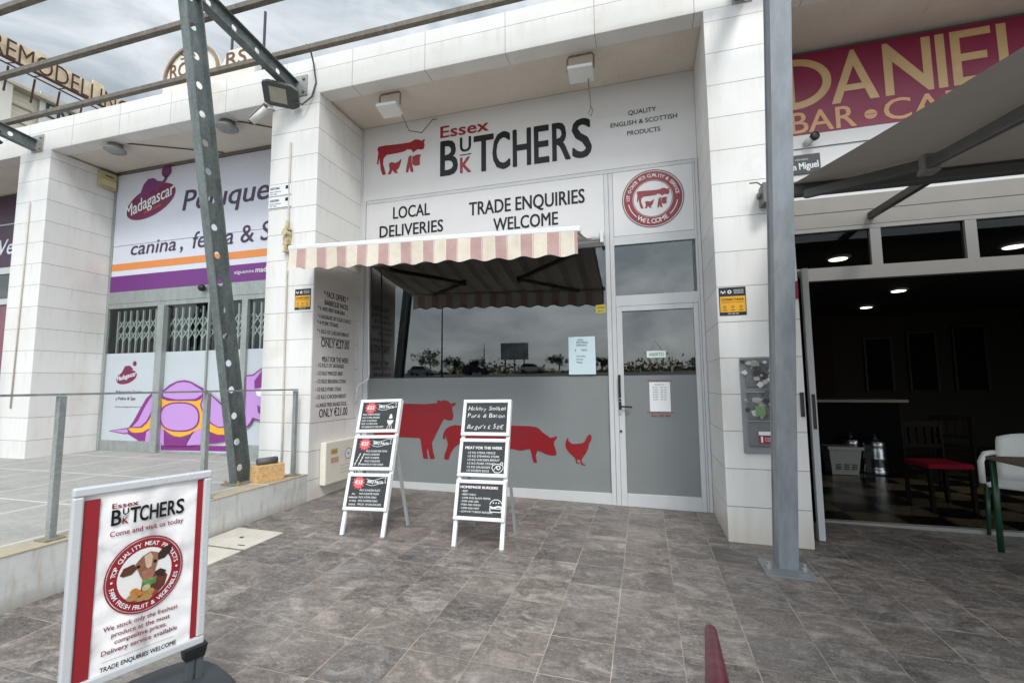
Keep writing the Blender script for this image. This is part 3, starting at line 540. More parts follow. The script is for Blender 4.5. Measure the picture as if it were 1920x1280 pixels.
# price list lettering panel on the side face of the pillar
SIDE=Frame((0,0,0),(0,1,0),(0,0,1),(1,0,0))
t=thing('price_list_panel','grey pack offers price list fixed to the inner side of the left pillar','sign',(0,-.45,.8))
MB().box(-.868,-.055,.87,2.62,.0,.004,SIDE).build('panel',mat('price_panel','#d9d5d1',.5,var=.05,vscale=3),t)
k=MB(); LN=[('* PACK OFFERS *',-.47,2.385,.07,.46,'C'),('BARBEQUE PACKS',-.46,2.265,.06,.45,'C'),('* 6 100% BEEF BURGERS',-.80,2.17,.045,.50,'L'),('* 6 SAUSAGES OF YOUR CHOICE',-.80,2.04,.045,.63,'L'),('* 4 PORK STEAKS',-.80,1.925,.045,.38,'L'),('* 1 KILO OF CHICKEN BREAST',-.80,1.79,.045,.60,'L'),('FREE MARINATING TO YOUR CHOICE',-.73,1.725,.025,.53,'L'),('ONLY €27.00',-.46,1.58,.10,.52,'C'),
 ('MEAT FOR THE WEEK',-.44,1.32,.06,.50,'C'),('- 1/2 KILO OF SAUSAGES',-.80,1.24,.045,.51,'L'),('- 1/2 KILO MINCED BEEF',-.80,1.125,.045,.49,'L'),('- 1/2 KILO BRAISING STEAK',-.80,1.01-.02,.045,.56,'L'),('- 1/2 KILO PORK STEAK',-.80,.985-.11,.045,.47,'L')]
LN[-1]=('- 1/2 KILO PORK STEAK',-.80,.885,.04,.47,'L')
k=MB()
def sz(px): return 2.384-(px-545)/160.0        # heights follow the printed rows
rows=[(553,'* PACK OFFERS *',-.47,.07,.46,'C'),(568,'BARBEQUE PACKS',-.46,.06,.45,'C'),(580,'* 6 100% BEEF BURGERS',-.80,.045,.50,'L'),(595,'* 6 SAUSAGES OF YOUR CHOICE',-.80,.045,.63,'L'),(607,'* 4 PORK STEAKS',-.80,.045,.38,'L'),(623,'* 1 KILO OF CHICKEN BREAST',-.80,.045,.60,'L'),(633,'FREE MARINATING TO YOUR CHOICE',-.73,.024,.55,'L'),(648,'ONLY €27.00',-.46,.095,.53,'C'),
 (676,'MEAT FOR THE WEEK',-.45,.062,.50,'C'),(686,'- 1/2 KILO OF SAUSAGES',-.80,.045,.51,'L'),(701,'- 1/2 KILO MINCED BEEF',-.80,.045,.49,'L'),(716,'- 1/2 KILO BRAISING STEAK',-.80,.045,.56,'L'),(731,'- 1/2 KILO PORK STEAK',-.80,.045,.47,'L'),(745,'- 1/2 KILO CHICKEN BREAST',-.80,.045,.57,'L'),(760,'- 6 LARGE FREE RANGE EGGS',-.80,.045,.58,'L'),(779,'ONLY €21.00',-.46,.095,.53,'C')]
for px,s_,yy,hh,ww,al in rows: k.text(s_,yy,sz(px),hh,SIDE,w=ww,c=.006,bold=.012,al=al)
k.build('lettering',INK,t)

# ================================================================== STRIPED AWNING
aw=thing('striped_awning','faded red and cream striped awning with scalloped valance over the butcher window','awning',(1.6,0,2.9))
xa0,xa1=.05,3.10; yb=-.09; yf=-1.30; zb_=2.93
zf=lambda x: 2.735-.034*(x-xa0)
nx=96; m=MB(); P=[]; 
for i in range(nx+1):
    x=xa0+(xa1-xa0)*i/nx
    for j in range(7):
        q=j/6; y=yb+(yf-yb)*q; z=zb_+(zf(x)-zb_)*q-.03*math.sin(math.pi*q)+.004*math.sin(x*9+q*3); P.append((x,y,z))
m.add(P,[(i*7+j,i*7+j+1,(i+1)*7+j+1,(i+1)*7+j) for i in range(nx) for j in range(6)]); m.build('canopy',SOILED_SHADED,aw,smooth=True)
m=MB(); P=[]
for i in range(nx*2+1):
    x=xa0+.005+(xa1-xa0-.01)*i/(nx*2); sc=.5+.5*math.cos(2*math.pi*(x-xa0)/.243+math.pi); drop=.205+.028*(.5+.5*math.cos(2*math.pi*(x-xa0)/.243))
    for j in range(6):
        q=j/5; P.append((x,yf-.028-.012*math.sin(x*7.0+1)*q-.006*math.sin(x*25.8)*q,zf(x)-.01-drop*q))
m.add(P,[(i*6+j,(i+1)*6+j,(i+1)*6+j+1,i*6+j+1) for i in range(nx*2) for j in range(5)]); m.build('valance',STRIPE,aw,smooth=True)
m=MB(); m.bar((xa0-.02,yf-.005,zf(xa0)+.005),(xa1+.02,yf-.005,zf(xa1)+.005),.05,.055); m.build('front_bar',WHITE,aw,bevel=.012)
MB().tube([(.04,-.08,2.94),(3.19,-.08,2.94)],.042,14).build('roller',WHITE,aw,smooth=True)
m=MB(); m.box(.0+.004,.04,-.14,.0,2.86,3.0); m.box(3.19,3.225,-.14,-.008,2.86,3.0); build_each(m,'end_bracket',WHITE,aw,bevel=.005)
for xs,xe in ((.35,1.2),(2.85,2.0)):
    ym,zm=-.7,2.72; m=MB(); m.bar((xs,-.1,2.84),(xe,ym,2.72),.035,.05); m.bar((xe,ym,2.72),(xs+.1*(1 if xs<1 else -1),yf+.03,zf(xs)-.02),.03,.045); m.tube([(xe,ym,2.76),(xe,ym,2.68)],.03,10); m.build('folding_arm',mat('arm_grey','#77736d',.5),aw)
MB().tube([(.20,-.12,2.90),(.215,-.13,2.80),(.262,-.13,1.43),(.25,-.13,1.36),(.12,-.13,1.29),(.095,-.13,1.25),(.085,-.13,1.05)],.010,8).build('crank_handle',WHITE,aw,smooth=True)

# ================================================================== PET GROOMER (left)
GR=Frame((0,0,0),(1,0,0),(0,0,1))
sg=thing('groomer_sign','pale blue pet groomer sign with purple and orange bands','sign',(-2.6,0,2.79))
m=MB(); m.box(-4.605,-.69,0,.045,2.80,3.545); m.box(-4.605,-.69,-.002,.045,3.553,4.745); m.build('panel',MAGPANEL,sg)
m=MB(); m.rect(-4.603,-.69,2.80,3.055,GR,.003); m.build('purple_band',PURP,sg)
m=MB(); m.rect(-4.603,-.69,3.145,3.255,GR,.003); m.build('orange_band',ORNG,sg)
k=MB(); k.text('Peluquería',-3.18,3.995,.315,GR,w=2.2,c=.005,bold=.02,shear=.15); k.build('heading_lettering',DPURP,sg); k=MB(); k.text('canina',-4.21,3.38,.215,GR,w=.95,c=.005,bold=.01,shear=.15); k.text(',',-3.18,3.38,.26,GR,c=.005,bold=.01,shear=.15); k.text('felina',-2.93,3.38,.25,GR,w=.78,c=.005,bold=.01,shear=.15); k.text('&',-2.02,3.38,.26,GR,w=.25,c=.005,bold=.01); k.text('SPA',-1.66,3.38,.28,GR,w=.7,c=.005,bold=.01,shear=.15)
build_each(k,'lettering',DPURP,sg)
def groomer_logo(t,cx,cz,s,suffix=''):
    E=Frame(tuple(GR(cx,cz)),(math.cos(.28),0,math.sin(.28)),(-math.sin(.28),0,math.cos(.28)),(0,-1,0))
    m=MB(); m.disc(0,-.03*s,.53*s,E,.005,48,0,.245*s); m.build('logo_oval'+suffix,mat('logo_plum','#7c1f4f',.35,var=.35,vscale=4),t)
    m=MB(); m.poly([(-.30*s,.13*s),(-.17*s,.20*s),(-.08*s,.31*s),(.03*s,.36*s),(.14*s,.33*s),(.22*s,.24*s),(.31*s,.20*s),(.40*s,.27*s),(.43*s,.23*s),(.33*s,.13*s),(.21*s,.12*s),(.17*s,.06*s),(.12*s,.13*s),(.02*s,.14*s),(-.03*s,.05*s),(-.08*s,.14*s),(-.2*s,.10*s)],E,.007); m.disc(.42*s,.33*s,.105*s,E,.007,24); m.build('logo_lizard'+suffix,mat('logo_violet','#733066',.35),t)
    m=MB(); m.text('Madagascar',-.56*s,-.10*s,.2*s,E,w=1.08*s,c=.009,bold=.015,shear=.25); m.build('logo_lettering'+suffix,PAPER,t)
    m=MB(); m.text('mascotas',-.16*s,-.185*s,.05*s,E,w=.36*s,c=.009,bold=.02); m.build('logo_subline'+suffix,mat('logo_orange','#cf6a4a',.4),t)
groomer_logo(sg,-3.86,4.25,1.0)
m=MB(); m.text('síguenos',-2.1,2.92,.05,GR,w=.35,c=.006); m.text('madagascarmascotas',-1.72,2.915,.075,GR,w=1.0,c=.006,bold=.02); m.build('web_lettering',PAPER,sg)
gs=thing('groomer_shopfront','grey aluminium groomer shopfront with frosted lower glass and turtle mural','shopfront',(-2.6,0,.31))
m=MB(); m.box(-4.655,-4.61,-.01,.06,.31,4.755); m.box(-4.61,-.69,-.01,.06,2.60,2.795); m.box(-4.61,-.69,-.004,.06,2.53,2.60)
m.box(-3.50,-3.37,-.05,.06,.31,2.53); m.box(-4.61,-3.50,0,.05,.31,.47); m.box(-1.92,-1.82,-.02,.06,.31,2.53); m.box(-2.56,-2.535,-.01,.03,.31,2.53); m.box(-3.37,-1.92,0,.03,.31,.345); m.box(-1.82,-.69,0,.05,.31,.47)
m.build('frame',galv_mat('dull_aluminium','#8b918e','#aeb3b0',.5),gs,bevel=.003)
for x0,x1,z0 in ((-4.61,-3.50,.47),(-3.37,-2.56,.345),(-2.535,-1.92,.345),(-1.82,-.69,.47)):
    MB().rect(x0,x1,z0,2.53,GR,-.025).build('pane',CLEARG,gs)
    MB().rect(x0,x1,z0,1.815,GR,-.021).build('frosted_film',mat('white_film','#b9bfc4',.45,var=.05,vscale=2),gs)
for nm,key,mm in (('mural_purple','p',MURALP),('mural_lilac','l',LILAC),('mural_yellow','y',YEL),('mural_white','w',PAPER)):
    m=MB()
    for i,(c_,pts) in enumerate(TURTLE):
        if c_==key: m.poly(pts,GR,-.019+.0016*i)
    m.build(nm,mm,gs)
groomer_logo(gs,-4.12,1.42,.38,'_small') if 0 else None
gl=MB(); E=Frame(tuple(GR(-4.15,1.44)),(math.cos(.22),0,math.sin(.22)),(-math.sin(.22),0,math.cos(.22)),(0,-1,0)); gl.disc(0,0,.22,E,-.018,32,0,.10); gl.disc(.2,.17,.04,E,-.018,14); gl.poly([(-.1,.08),(0,.18),(.1,.16),(.16,.09)],E,-.016); gl.build('small_logo',mat('logo_plum','#7c1f4f',.35),gs)
m=MB(); m.text('Madagascar',-.2,-.02,.07,E,w=.42,c=-.014,shear=.25,bold=.02); m.build('small_logo_lettering',PAPER,gs)
m=MB(); m.text('Peluquería Canina',-4.35,1.19,.045,GR,w=.56,c=-.017,bold=.01); m.text('y Felina & Spa',-4.35,1.09,.045,GR,w=.42,c=-.017,bold=.01); m.text('www.madagascarmascotas',-4.36,.975,.02,GR,w=.6,c=-.017); build_each(m,'window_lettering',DPURP,gs)
m=MB(); m.lathe([(.03,0),(.05,.02),(.05,.06),(.03,.085)],(-2.62,-.03,2.735),14,(0,-1,0)); tag(m.build('door_sensor',BLACK,smooth=True),'small black door sensor above the groomer doors','sensor')
# folding security grille behind the glass
gg=thing('security_grille','pale green folding lattice security grille behind the groomer glass','grille',(-2.6,.2,.32))
m=MB()
for i in range(29):
    x=-4.5+i*.135; m.box(x-.012,x+.012,.075,.10,.32,2.5)
m.build('upright',mat('grille_paint','#e3ece5',.5),gg)
m=MB()
for i in range(28):
    x=-4.5+i*.135
    for z in (1.98,2.16):
        m.bar((x,.072,z),(x+.135,.072,z+.18),.006,.018); m.bar((x,.105,z+.18),(x+.135,.105,z),.006,.018)
m.build('lattice',mat('grille_paint','#e3ece5',.5),gg)
# far left shop
fs=thing('vet_shopfront','dark purple vet shopfront at the far left edge beyond the pillar','shopfront',(-7,0,.31))
m=MB(); m.box(-9.3,-5.34,0,.04,3.42,4.74); m.build('purple_panel',mat('dark_purple','#3e1d3c',.35,var=.1),fs)
m=MB(); m.box(-9.3,-5.34,-.006,.04,4.195,4.215); m.box(-9.3,-5.34,-.01,.05,3.30,3.415); m.box(-9.3,-5.34,-.01,.05,2.75,2.85); m.box(-6.9,-6.82,-.01,.05,.31,2.75); m.build('frame',ALU,fs)
m=MB(); m.text('Ve',-7.47,3.66,.27,GR,w=.40,c=.003,bold=.012,shear=.2); m.build('lettering',PAPER,fs)
MB().rect(-9.3,-5.34,2.85,3.30,GR,-.02).build('transom_pane',GLASS,fs)
m=MB(); m.rect(-9.3,-5.34,.31,2.75,GR,-.02); m.build('pink_window_panel',mat('pink_film','#8d5563',.35,var=.35,vscale=1.2),fs)
# ================================================================== BAR (right)
BR=FAC
ds=thing('bar_sign','magenta bar sign panel with big gold letters under the soffit','sign',(7.2,0,3.84))
MB().box(5.0,9.6,-.004,.045,3.85,4.735).build('panel',MAGENTA,ds)
m=MB()
def strokes(mb,segs,c=.006,wd=.082):
    for a,b_ in segs:
        dx,dz=b_[0]-a[0],b_[1]-a[1]; l=math.hypot(dx,dz); nx_,nz_=-dz/l*wd/2,dx/l*wd/2
        mb.add([BR(a[0]-nx_,a[1]-nz_,c),BR(b_[0]-nx_,b_[1]-nz_,c),BR(b_[0]+nx_,b_[1]+nz_,c),BR(a[0]+nx_,a[1]+nz_,c)],[(0,1,2,3)])
zb0,zt0=4.135,4.69
strokes(m,[((5.20,zb0),(5.20,zt0))])
n=20; o_=[(5.235+.348*math.cos(R(90-180*i/n)),(zb0+zt0)/2+(zt0-zb0)/2*math.sin(R(90-180*i/n))) for i in range(n+1)]; i_=[(5.235+.268*math.cos(R(90-180*i/n)),(zb0+zt0)/2+((zt0-zb0)/2-.075)*math.sin(R(90-180*i/n))) for i in range(n+1)]
m.add([BR(*p,.0065) for p in o_]+[BR(*p,.0065) for p in i_],[(i,n+1+i,n+2+i,i+1) for i in range(n)])
m.poly([(5.57,zb0),(5.648,zb0),(5.80,zt0-.12),(5.795,zt0),(5.765,zt0)],BR,.006); m.poly([(5.91,zb0),(5.992,zb0),(5.797,zt0),(5.768,zt0),(5.745,zt0-.06)],BR,.0066); m.rect(5.68,5.88,zb0+.12,zb0+.185,BR,.0063)
m.poly([(6.043,zb0),(6.118,zb0),(6.118,zt0-.20),(6.40,zb0),(6.445,zb0),(6.445,zt0),(6.37,zt0),(6.37,zb0+.175),(6.085,zt0),(6.043,zt0)],BR,.006)
strokes(m,[((6.521,zb0),(6.521,zt0))],wd=.075)
m.poly([(6.604,zb0),(6.925,zb0),(6.925,zb0+.075),(6.68,zb0+.075),(6.68,zb0+.24),(6.885,zb0+.24),(6.885,zb0+.315),(6.68,zb0+.315),(6.68,zt0-.075),(6.925,zt0-.075),(6.925,zt0),(6.604,zt0)],BR,.006)
m.poly([(6.970,zb0),(7.27,zb0),(7.27,zb0+.075),(7.045,zb0+.075),(7.045,zt0),(6.970,zt0)],BR,.006)
m.build('name_lettering',GOLD,ds)
m=MB(); m.text('BAR',5.185,3.873,.225,BR,w=.592,c=.006,bold=.012); m.text('CAFE',6.013,3.882,.215,BR,w=.84,c=.006,bold=.012); m.disc(5.902,3.972,.055,BR,.006,24,0,.05); m.build('subline_lettering',mat('pale_gold','#c99a6a',.4),ds)
m=MB(); m.rect(5.86,5.944,3.969,3.975,BR,.008); m.build('bean_line',MAGENTA,ds)
tag(MB().box(4.92,9.6,-.01,.05,2.842,2.99).box(4.92,9.6,-.016,.05,2.993,3.15).build('shaded_fascia_strip',mat('shaded_taupe_strip','#8a857d',.5,var=.08)),'taupe fascia strip above the bar transom windows, darkened for canopy shade','panel')  # the canopy's shade on the bar front is put into this strip's colour
wp=MB().box(4.92,9.6,.004,.045,3.152,3.70).box(4.92,9.6,-.012,.045,3.705,3.845).build('bar_wall_panel',mat('white_panel','#cfcfce',.4,var=.04)); tag(wp,'plain white wall panel between the bar sign and the transom windows','panel')
t=thing('beer_plate','small black beer advertising plate on the white bar panel','sign',(5.3,0,3.43)); MB().box(5.10,5.43,-.01,.004,3.43,3.635).build('plate',mat('plate_black','#2b2c2b',.4),t)
m=MB(); m.text('San Miguel',5.115,3.47,.07,BR,w=.30,c=.0125,bold=.03,rot=.06); m.text('CERVEZAS',5.20,3.575,.016,BR,w=.12,c=.0125); m.build('lettering',PAPER,t)
t=thing('red_outlined_plate','small white plate with red outline half hidden by the grey canopy','sign',(5.75,0,3.4)); MB().box(5.62,5.86,-.008,.003,3.27,3.47).build('plate',PAPER,t)
m=MB(); m.rect(5.63,5.85,3.445,3.455,BR,.010); m.rect(5.63,5.64,3.28,3.445,BR,.010); m.rect(5.84,5.85,3.28,3.445,BR,.010); m.build('outline',BADGE,t)
t=thing('dome_camera','small white bullet camera with black lens on the bar panel','security camera',(5.36,0,3.77))
MB().tube([(5.31,-.02,3.745),(5.335,-.06,3.755),(5.36,-.09,3.775)],.035,12).build('housing',WHITE,t,smooth=True); m=MB(); m.lathe([(.043,0),(.043,.03),(.02,.035)],(5.362,-.085,3.777),16,(.3,-1,-.15)); m.build('lens',BLACK,t,smooth=True)
bf=thing('bar_shopfront','wide open bar front with dark transom windows and pale frame','shopfront',(7.5,0,-.06))
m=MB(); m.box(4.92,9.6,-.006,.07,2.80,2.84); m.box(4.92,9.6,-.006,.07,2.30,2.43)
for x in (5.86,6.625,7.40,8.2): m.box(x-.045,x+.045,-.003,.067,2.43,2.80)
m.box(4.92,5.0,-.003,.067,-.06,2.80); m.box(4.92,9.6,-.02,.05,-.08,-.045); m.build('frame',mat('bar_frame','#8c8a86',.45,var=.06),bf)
xs=[5.0,5.815,5.905,6.58,6.67,7.355,7.445,8.155]
for i in range(0,8,2): MB().rect(xs[i],xs[i+1],2.43,2.80,BR,-.03).build('transom_pane',glass_mat('bar_glass',(.45,.45,.45,1),1.3) if 'bar_glass' not in MATS else MATS['bar_glass'],bf)
# folded door leaf standing out from the jamb
dl=thing('folded_door','dark glass bar door folded open against the right pillar with bright metal edge','door',(5.02,-.35,-.06))
m=MB(); m.box(5.0,5.05,-.66,-.60,-.055,2.295); m.box(5.0,5.05,-.06,-.0,-.055,2.295); m.box(5.0,5.05,-.60,-.06,2.23,2.295); m.box(5.0,5.05,-.60,-.06,-.055,.06); m.build('leaf_frame',ALU,dl,bevel=.003)
m=MB(); m.box(5.018,5.03,-.60,-.06,.06,2.23); m.build('leaf_pane',mat('dark_door_glass','#1b1c1d',.08),dl)
m=MB(); m.box(5.012,5.038,-.668,-.66,.88,1.18); m.build('edge_lock',BLACK,dl)
m=MB(); m.box(4.93,4.975,-.62,-.58,-.055,2.29); m.box(4.93,4.97,-.58,-.03,-.055,2.29); m.build('second_leaf',mat('dark_door_frame','#2a2b2c',.4),dl)
# bar canopy: retractable awning
bc=thing('bar_canopy','taupe retractable canopy with folding arms over the bar terrace','awning',(6.8,-1.0,2.88))
def fab(x,y): return 2.905+(y+.99)*.222
m=MB(); P=[]; nx,ny=20,16
for i in range(nx+1):
    for j in range(ny+1):
        x=4.87+(9.4-4.87)*i/nx; y=-.99+(-4.7+.99)*j/ny; P.append((x,y,fab(x,y)+.045-.02*math.sin(math.pi*j/ny)))
m.add(P,[(i*(ny+1)+j,i*(ny+1)+j+1,(i+1)*(ny+1)+j+1,(i+1)*(ny+1)+j) for i in range(nx) for j in range(ny)]); m.build('canopy',CANVAS,bc,smooth=True)
m=MB(); m.bar((4.66,-1.0,2.875),(9.5,-1.0,2.875),.09,.075); m.build('back_bar',BARMETAL,bc,bevel=.01)
m=MB(); m.tube([(4.75,-.96,2.94),(9.45,-.96,2.94)],.04,12); m.build('roller',BARMETAL,bc,smooth=True)
m=MB(); m.box(4.635,4.70,-1.06,-.90,2.80,2.97); m.lathe([(.028,0),(.028,.03),(.012,.035)],(4.635,-.98,2.88),12,(-1,0,0)); m.tube([(4.66,-1.0,2.95),(4.6,-1.02,2.99),(4.54,-1.03,2.985)],.006,6); m.build('end_bracket',mat('bracket_steel','#6a6a66',.5,var=.3,vscale=14),bc)
el=(5.483,-1.661,2.725)
m=MB(); m.bar((4.95,-1.03,2.84),el,.05,.075); m.build('folding_arm',BARMETAL,bc,bevel=.01)
m=MB(); m.bar(el,(5.0,-4.68,fab(5,-4.68)-.03),.045,.07); m.build('folding_arm',BARMETAL,bc,bevel=.01)
m=MB(); m.box(el[0]-.045,el[0]+.045,el[1]-.05,el[1]+.05,el[2]-.065,el[2]+.055); m.lathe([(.018,0),(.018,.012)],(el[0],el[1]-.05,el[2]-.01),10,(0,-1,0)); m.build('elbow_joint',mat('elbow_metal','#8a8983',.4),bc,bevel=.008)
m=MB(); m.bar((4.82,-4.72,fab(5,-4.72)),(9.4,-4.72,fab(9,-4.72)),.07,.09); m.build('front_bar',BARMETAL,bc,bevel=.01)
for x in (5.83,7.6,9.2): m=MB(); m.bar((x,-1.0,2.87),(x,0,2.925),.05,.06); m.build('wall_strut',mat('strut_dark','#3c3b39',.5),bc)
# bar interior
for i,(x,y) in enumerate(((5.87,.95),(7.53,.95),(7.60,3.5),(7.86,5.3))):
    lb=['round ceiling lamp seen through the left transom window','round ceiling lamp seen through the right transom window','front round ceiling lamp inside the dark bar','farthest round ceiling lamp deep in the dark bar'][i]
    t=thing('ceiling_lamp',lb,'lamp',(x,y,2.76),'ceiling lamps in the bar')
    MB().lathe([(.13,0),(.13,-.02),(.10,-.03)],(x,y,2.76),20).build('rim',WHITE,t,smooth=True); m=MB(); m.lathe([(.095,0),(.09,-.006)],(x,y,2.728),20); m.build('diffuser',mat('lamp_glow','#fff6e6',.5,emit=2.2),t)
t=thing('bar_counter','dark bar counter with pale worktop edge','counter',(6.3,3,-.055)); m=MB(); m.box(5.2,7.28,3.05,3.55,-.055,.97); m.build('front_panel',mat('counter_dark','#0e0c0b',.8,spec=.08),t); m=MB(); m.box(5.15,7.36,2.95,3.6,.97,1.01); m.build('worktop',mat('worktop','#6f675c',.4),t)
t=thing('notice_board','small pale framed notice on the counter front','notice',(6.0,3,.6)); MB().box(5.72,6.05,3.02,3.045,.62,.88).build('sheet',mat('notice_blue','#3d4953',.6),t); MB().box(5.74,6.03,3.012,3.02,.80,.85).build('header',PAPER,t)
for i,(x,y,s) in enumerate(((6.82,2.78,1),(6.58,2.95,.95))):
    t=thing('beer_keg',['shiny steel beer keg in front of the bar counter','second steel beer keg half behind the first one'][i],'keg',(x,y,-.055),'beer kegs by the counter')
    MB().lathe([(.15*s,0),(.155*s,.02),(.155*s,.09),(.142*s,.10),(.15*s,.12),(.15*s,.21),(.156*s,.22),(.156*s,.25),(.15*s,.26),(.15*s,.36),(.142*s,.38),(.15*s,.40),(.15*s,.46),(.13*s,.48),(.12*s,.50)],(x,y,-.055),24).build('barrel',mat('keg_steel','#9b9ea0',.25,1),t,smooth=True); MB().lathe([(.035,0),(.035,.05),(.02,.06),(.03,.09)],(x,y,.43),12).build('valve',BLACK,t)
t=thing('plastic_basket','white plastic basket on the bar floor','basket',(6.36,2.7,-.055)); m=MB(); bx=[(6.20,6.53),(6.16,6.56)]
m.hexa([(6.20,2.6,-.05),(6.53,2.6,-.05),(6.53,2.86,-.05),(6.20,2.86,-.05)],[(6.16,2.55,.34),(6.57,2.55,.34),(6.57,2.92,.34),(6.16,2.92,.34)]); m.build('tub',mat('basket_white','#8a8985',.5),t)
m=MB()
for i in range(3):
    for j in range(3): m.box(6.25+i*.1,6.31+i*.1,2.565,2.60,.03+j*.03,.042+j*.03)
m.build('slot',BLACK,t); m=MB(); m.box(6.14,6.59,2.53,2.56,.31,.35); m.build('rim',mat('basket_white','#8a8985',.5),t)
def cafe_chair(x,y,rz,label,seatm,group):
    t=thing('cafe_chair',label,'chair',(x,y,-.055),group); c,s=math.cos(rz),math.sin(rz); T=lambda a,b_,z:(x+a*c-b_*s,y+a*s+b_*c,-.055+z); W=mat('dark_chair_wood','#120f0d',.8,spec=.08)
    for a in (-.19,.19):
        MB().bar(T(a,-.19,0),T(a,-.18,.43),.035,.035).build('leg',W,t); MB().bar(T(a,.19,0),T(a*.95,.22,.88),.035,.035).build('leg',W,t)
    q=[T(-.21,-.21,.43),T(.21,-.21,.43),T(.21,.21,.43),T(-.21,.21,.43)]; q1=[T(-.20,-.20,.48),T(.20,-.20,.48),T(.20,.20,.48),T(-.20,.20,.48)]; MB().hexa(q,q1).build('seat',seatm,t,bevel=.012)
    m=MB(); m.bar(T(-.19,.22,.86),T(.19,.22,.86),.03,.06); m.bar(T(-.19,.205,.62),T(.19,.205,.62),.02,.04)
    for i in range(4): m.bar(T(-.12+.08*i,.21,.62),T(-.12+.08*i,.22,.86),.012,.03)
    m.build('backrest',W,t); return t
SEATR=mat('red_seat','#6d1020',.8,spec=.08); SEATD=mat('dark_seat','#100d0c',.8,spec=.08)
cafe_chair(6.62,.86,.1,'dark wooden chair with red seat just inside the bar opening',SEATR,'chairs in the bar')
cafe_chair(7.55,2.35,2.6,'dark wooden chair behind the red seated one in the bar',SEATD,'chairs in the bar')
for i,(x0,x1,z0,z1) in enumerate(((8.3,8.75,1.1,2.2),(9.1,9.55,1.1,2.3),(9.9,10.4,1.1,2.4))):
    t=thing('wall_panel',['left dark tall panel on the back wall of the bar','middle dark tall panel on the back wall of the bar','right dark tall panel on the back wall of the bar'][i],'wall panel',((x0+x1)/2,6.6,z0),'dark panels on the bar wall'); MB().box(x0,x1,6.58,6.62,z0,z1).build('board',mat('panel_dark','#141210',.8,spec=.08),t); m=MB(); m.box(x0-.04,x0,6.56,6.62,z0-.04,z1+.04); m.box(x1,x1+.04,6.56,6.62,z0-.04,z1+.04); m.box(x0,x1,6.56,6.62,z1,z1+.04); m.build('moulding',mat('panel_frame','#2f2a20',.6),t)
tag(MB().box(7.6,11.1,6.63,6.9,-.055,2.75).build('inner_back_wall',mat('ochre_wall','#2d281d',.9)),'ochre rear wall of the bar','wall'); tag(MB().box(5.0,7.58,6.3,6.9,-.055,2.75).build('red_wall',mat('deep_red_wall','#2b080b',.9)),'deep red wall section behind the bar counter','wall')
for i,x in enumerate((5.55,5.75,5.95,6.2)):
    lb=['amber bottle at the left end of the counter','short dark jar on the counter','tall pale bottle on the counter','squat grey jar nearest the counter middle'][i]; h=(.22,.12,.26,.14)[i]
    tag(MB().lathe([(.04,0),(.045,h*.5),(.035,h*.65),(.015,h*.75),(.015,h)],(x,3.2,1.01),12).build('bottle',mat('bottle%d'%i,('#6b3f22','#222222','#9a9a94','#6d6a66')[i],.25),smooth=True),lb,'bottle','bottles on the counter')
# outdoor table and chair at the right edge
ot=thing('terrace_table','brown topped table with dark green legs at the right edge of the photo','table',(6.66,-.87,-.08)); m=MB(); m.box(6.285,7.04,-1.26,-.49,.645,.672); m.build('tabletop',mat('table_brown','#6f6253',.45,var=.15,vscale=6),ot,bevel=.006)
GREENL=mat('green_metal','#173d2c',.35)
for x,y in ((6.315,-.52),(7.0,-.52),(6.315,-1.22),(7.0,-1.22)): MB().tube([(x,y,-.075),(x,y,.645)],.021,10).build('leg',GREENL,ot,smooth=True)
oc=thing('plastic_chair','white plastic armchair tucked behind the brown terrace table','chair',(6.72,-.1,-.08)); WP=mat('white_plastic','#d9dad6',.4)
cA=R(-38); CT=lambda x,y,z:(6.86+x*math.cos(cA)-y*math.sin(cA),.02+x*math.sin(cA)+y*math.cos(cA),z-.08)
m=MB(); P=[]
for i in range(9):
    for j in range(7):
        q=j/6; a=-1+2*i/8; P.append(CT(a*(.205+.02*q)*(1-.10*q**3),.20+.10*q-.05*a*a,.44+q*.43-(.04*a*a if j==6 else 0)))
m.add(P,[(i*7+j,(i+1)*7+j,(i+1)*7+j+1,i*7+j+1) for i in range(8) for j in range(6)]); o=m.build('backrest',WP,oc,smooth=True); sm=o.modifiers.new('solid','SOLIDIFY'); sm.thickness=.012
m=MB(); m.hexa([CT(*p) for p in ((-.22,-.25,.42),(.22,-.25,.42),(.21,.21,.40),(-.21,.21,.40))],[CT(*p) for p in ((-.23,-.26,.46),(.23,-.26,.46),(.22,.22,.44),(-.22,.22,.44))]); m.build('seat',WP,oc,bevel=.01)
for x in (-.25,.25):
    m=MB(); m.tube([CT(x,-.24,.45),CT(x,-.24,.64),CT(x,-.05,.69),CT(x*.9,.24,.68)],.024,8); m.build('armrest',WP,oc,smooth=True)
    for y,dy in ((-.23,-.03),(.2,.06)): MB().tube([CT(x*.9,y,.43),CT(x*.95,y+dy,.005)],.02,8,.015).build('leg',GREENL,oc,smooth=True)

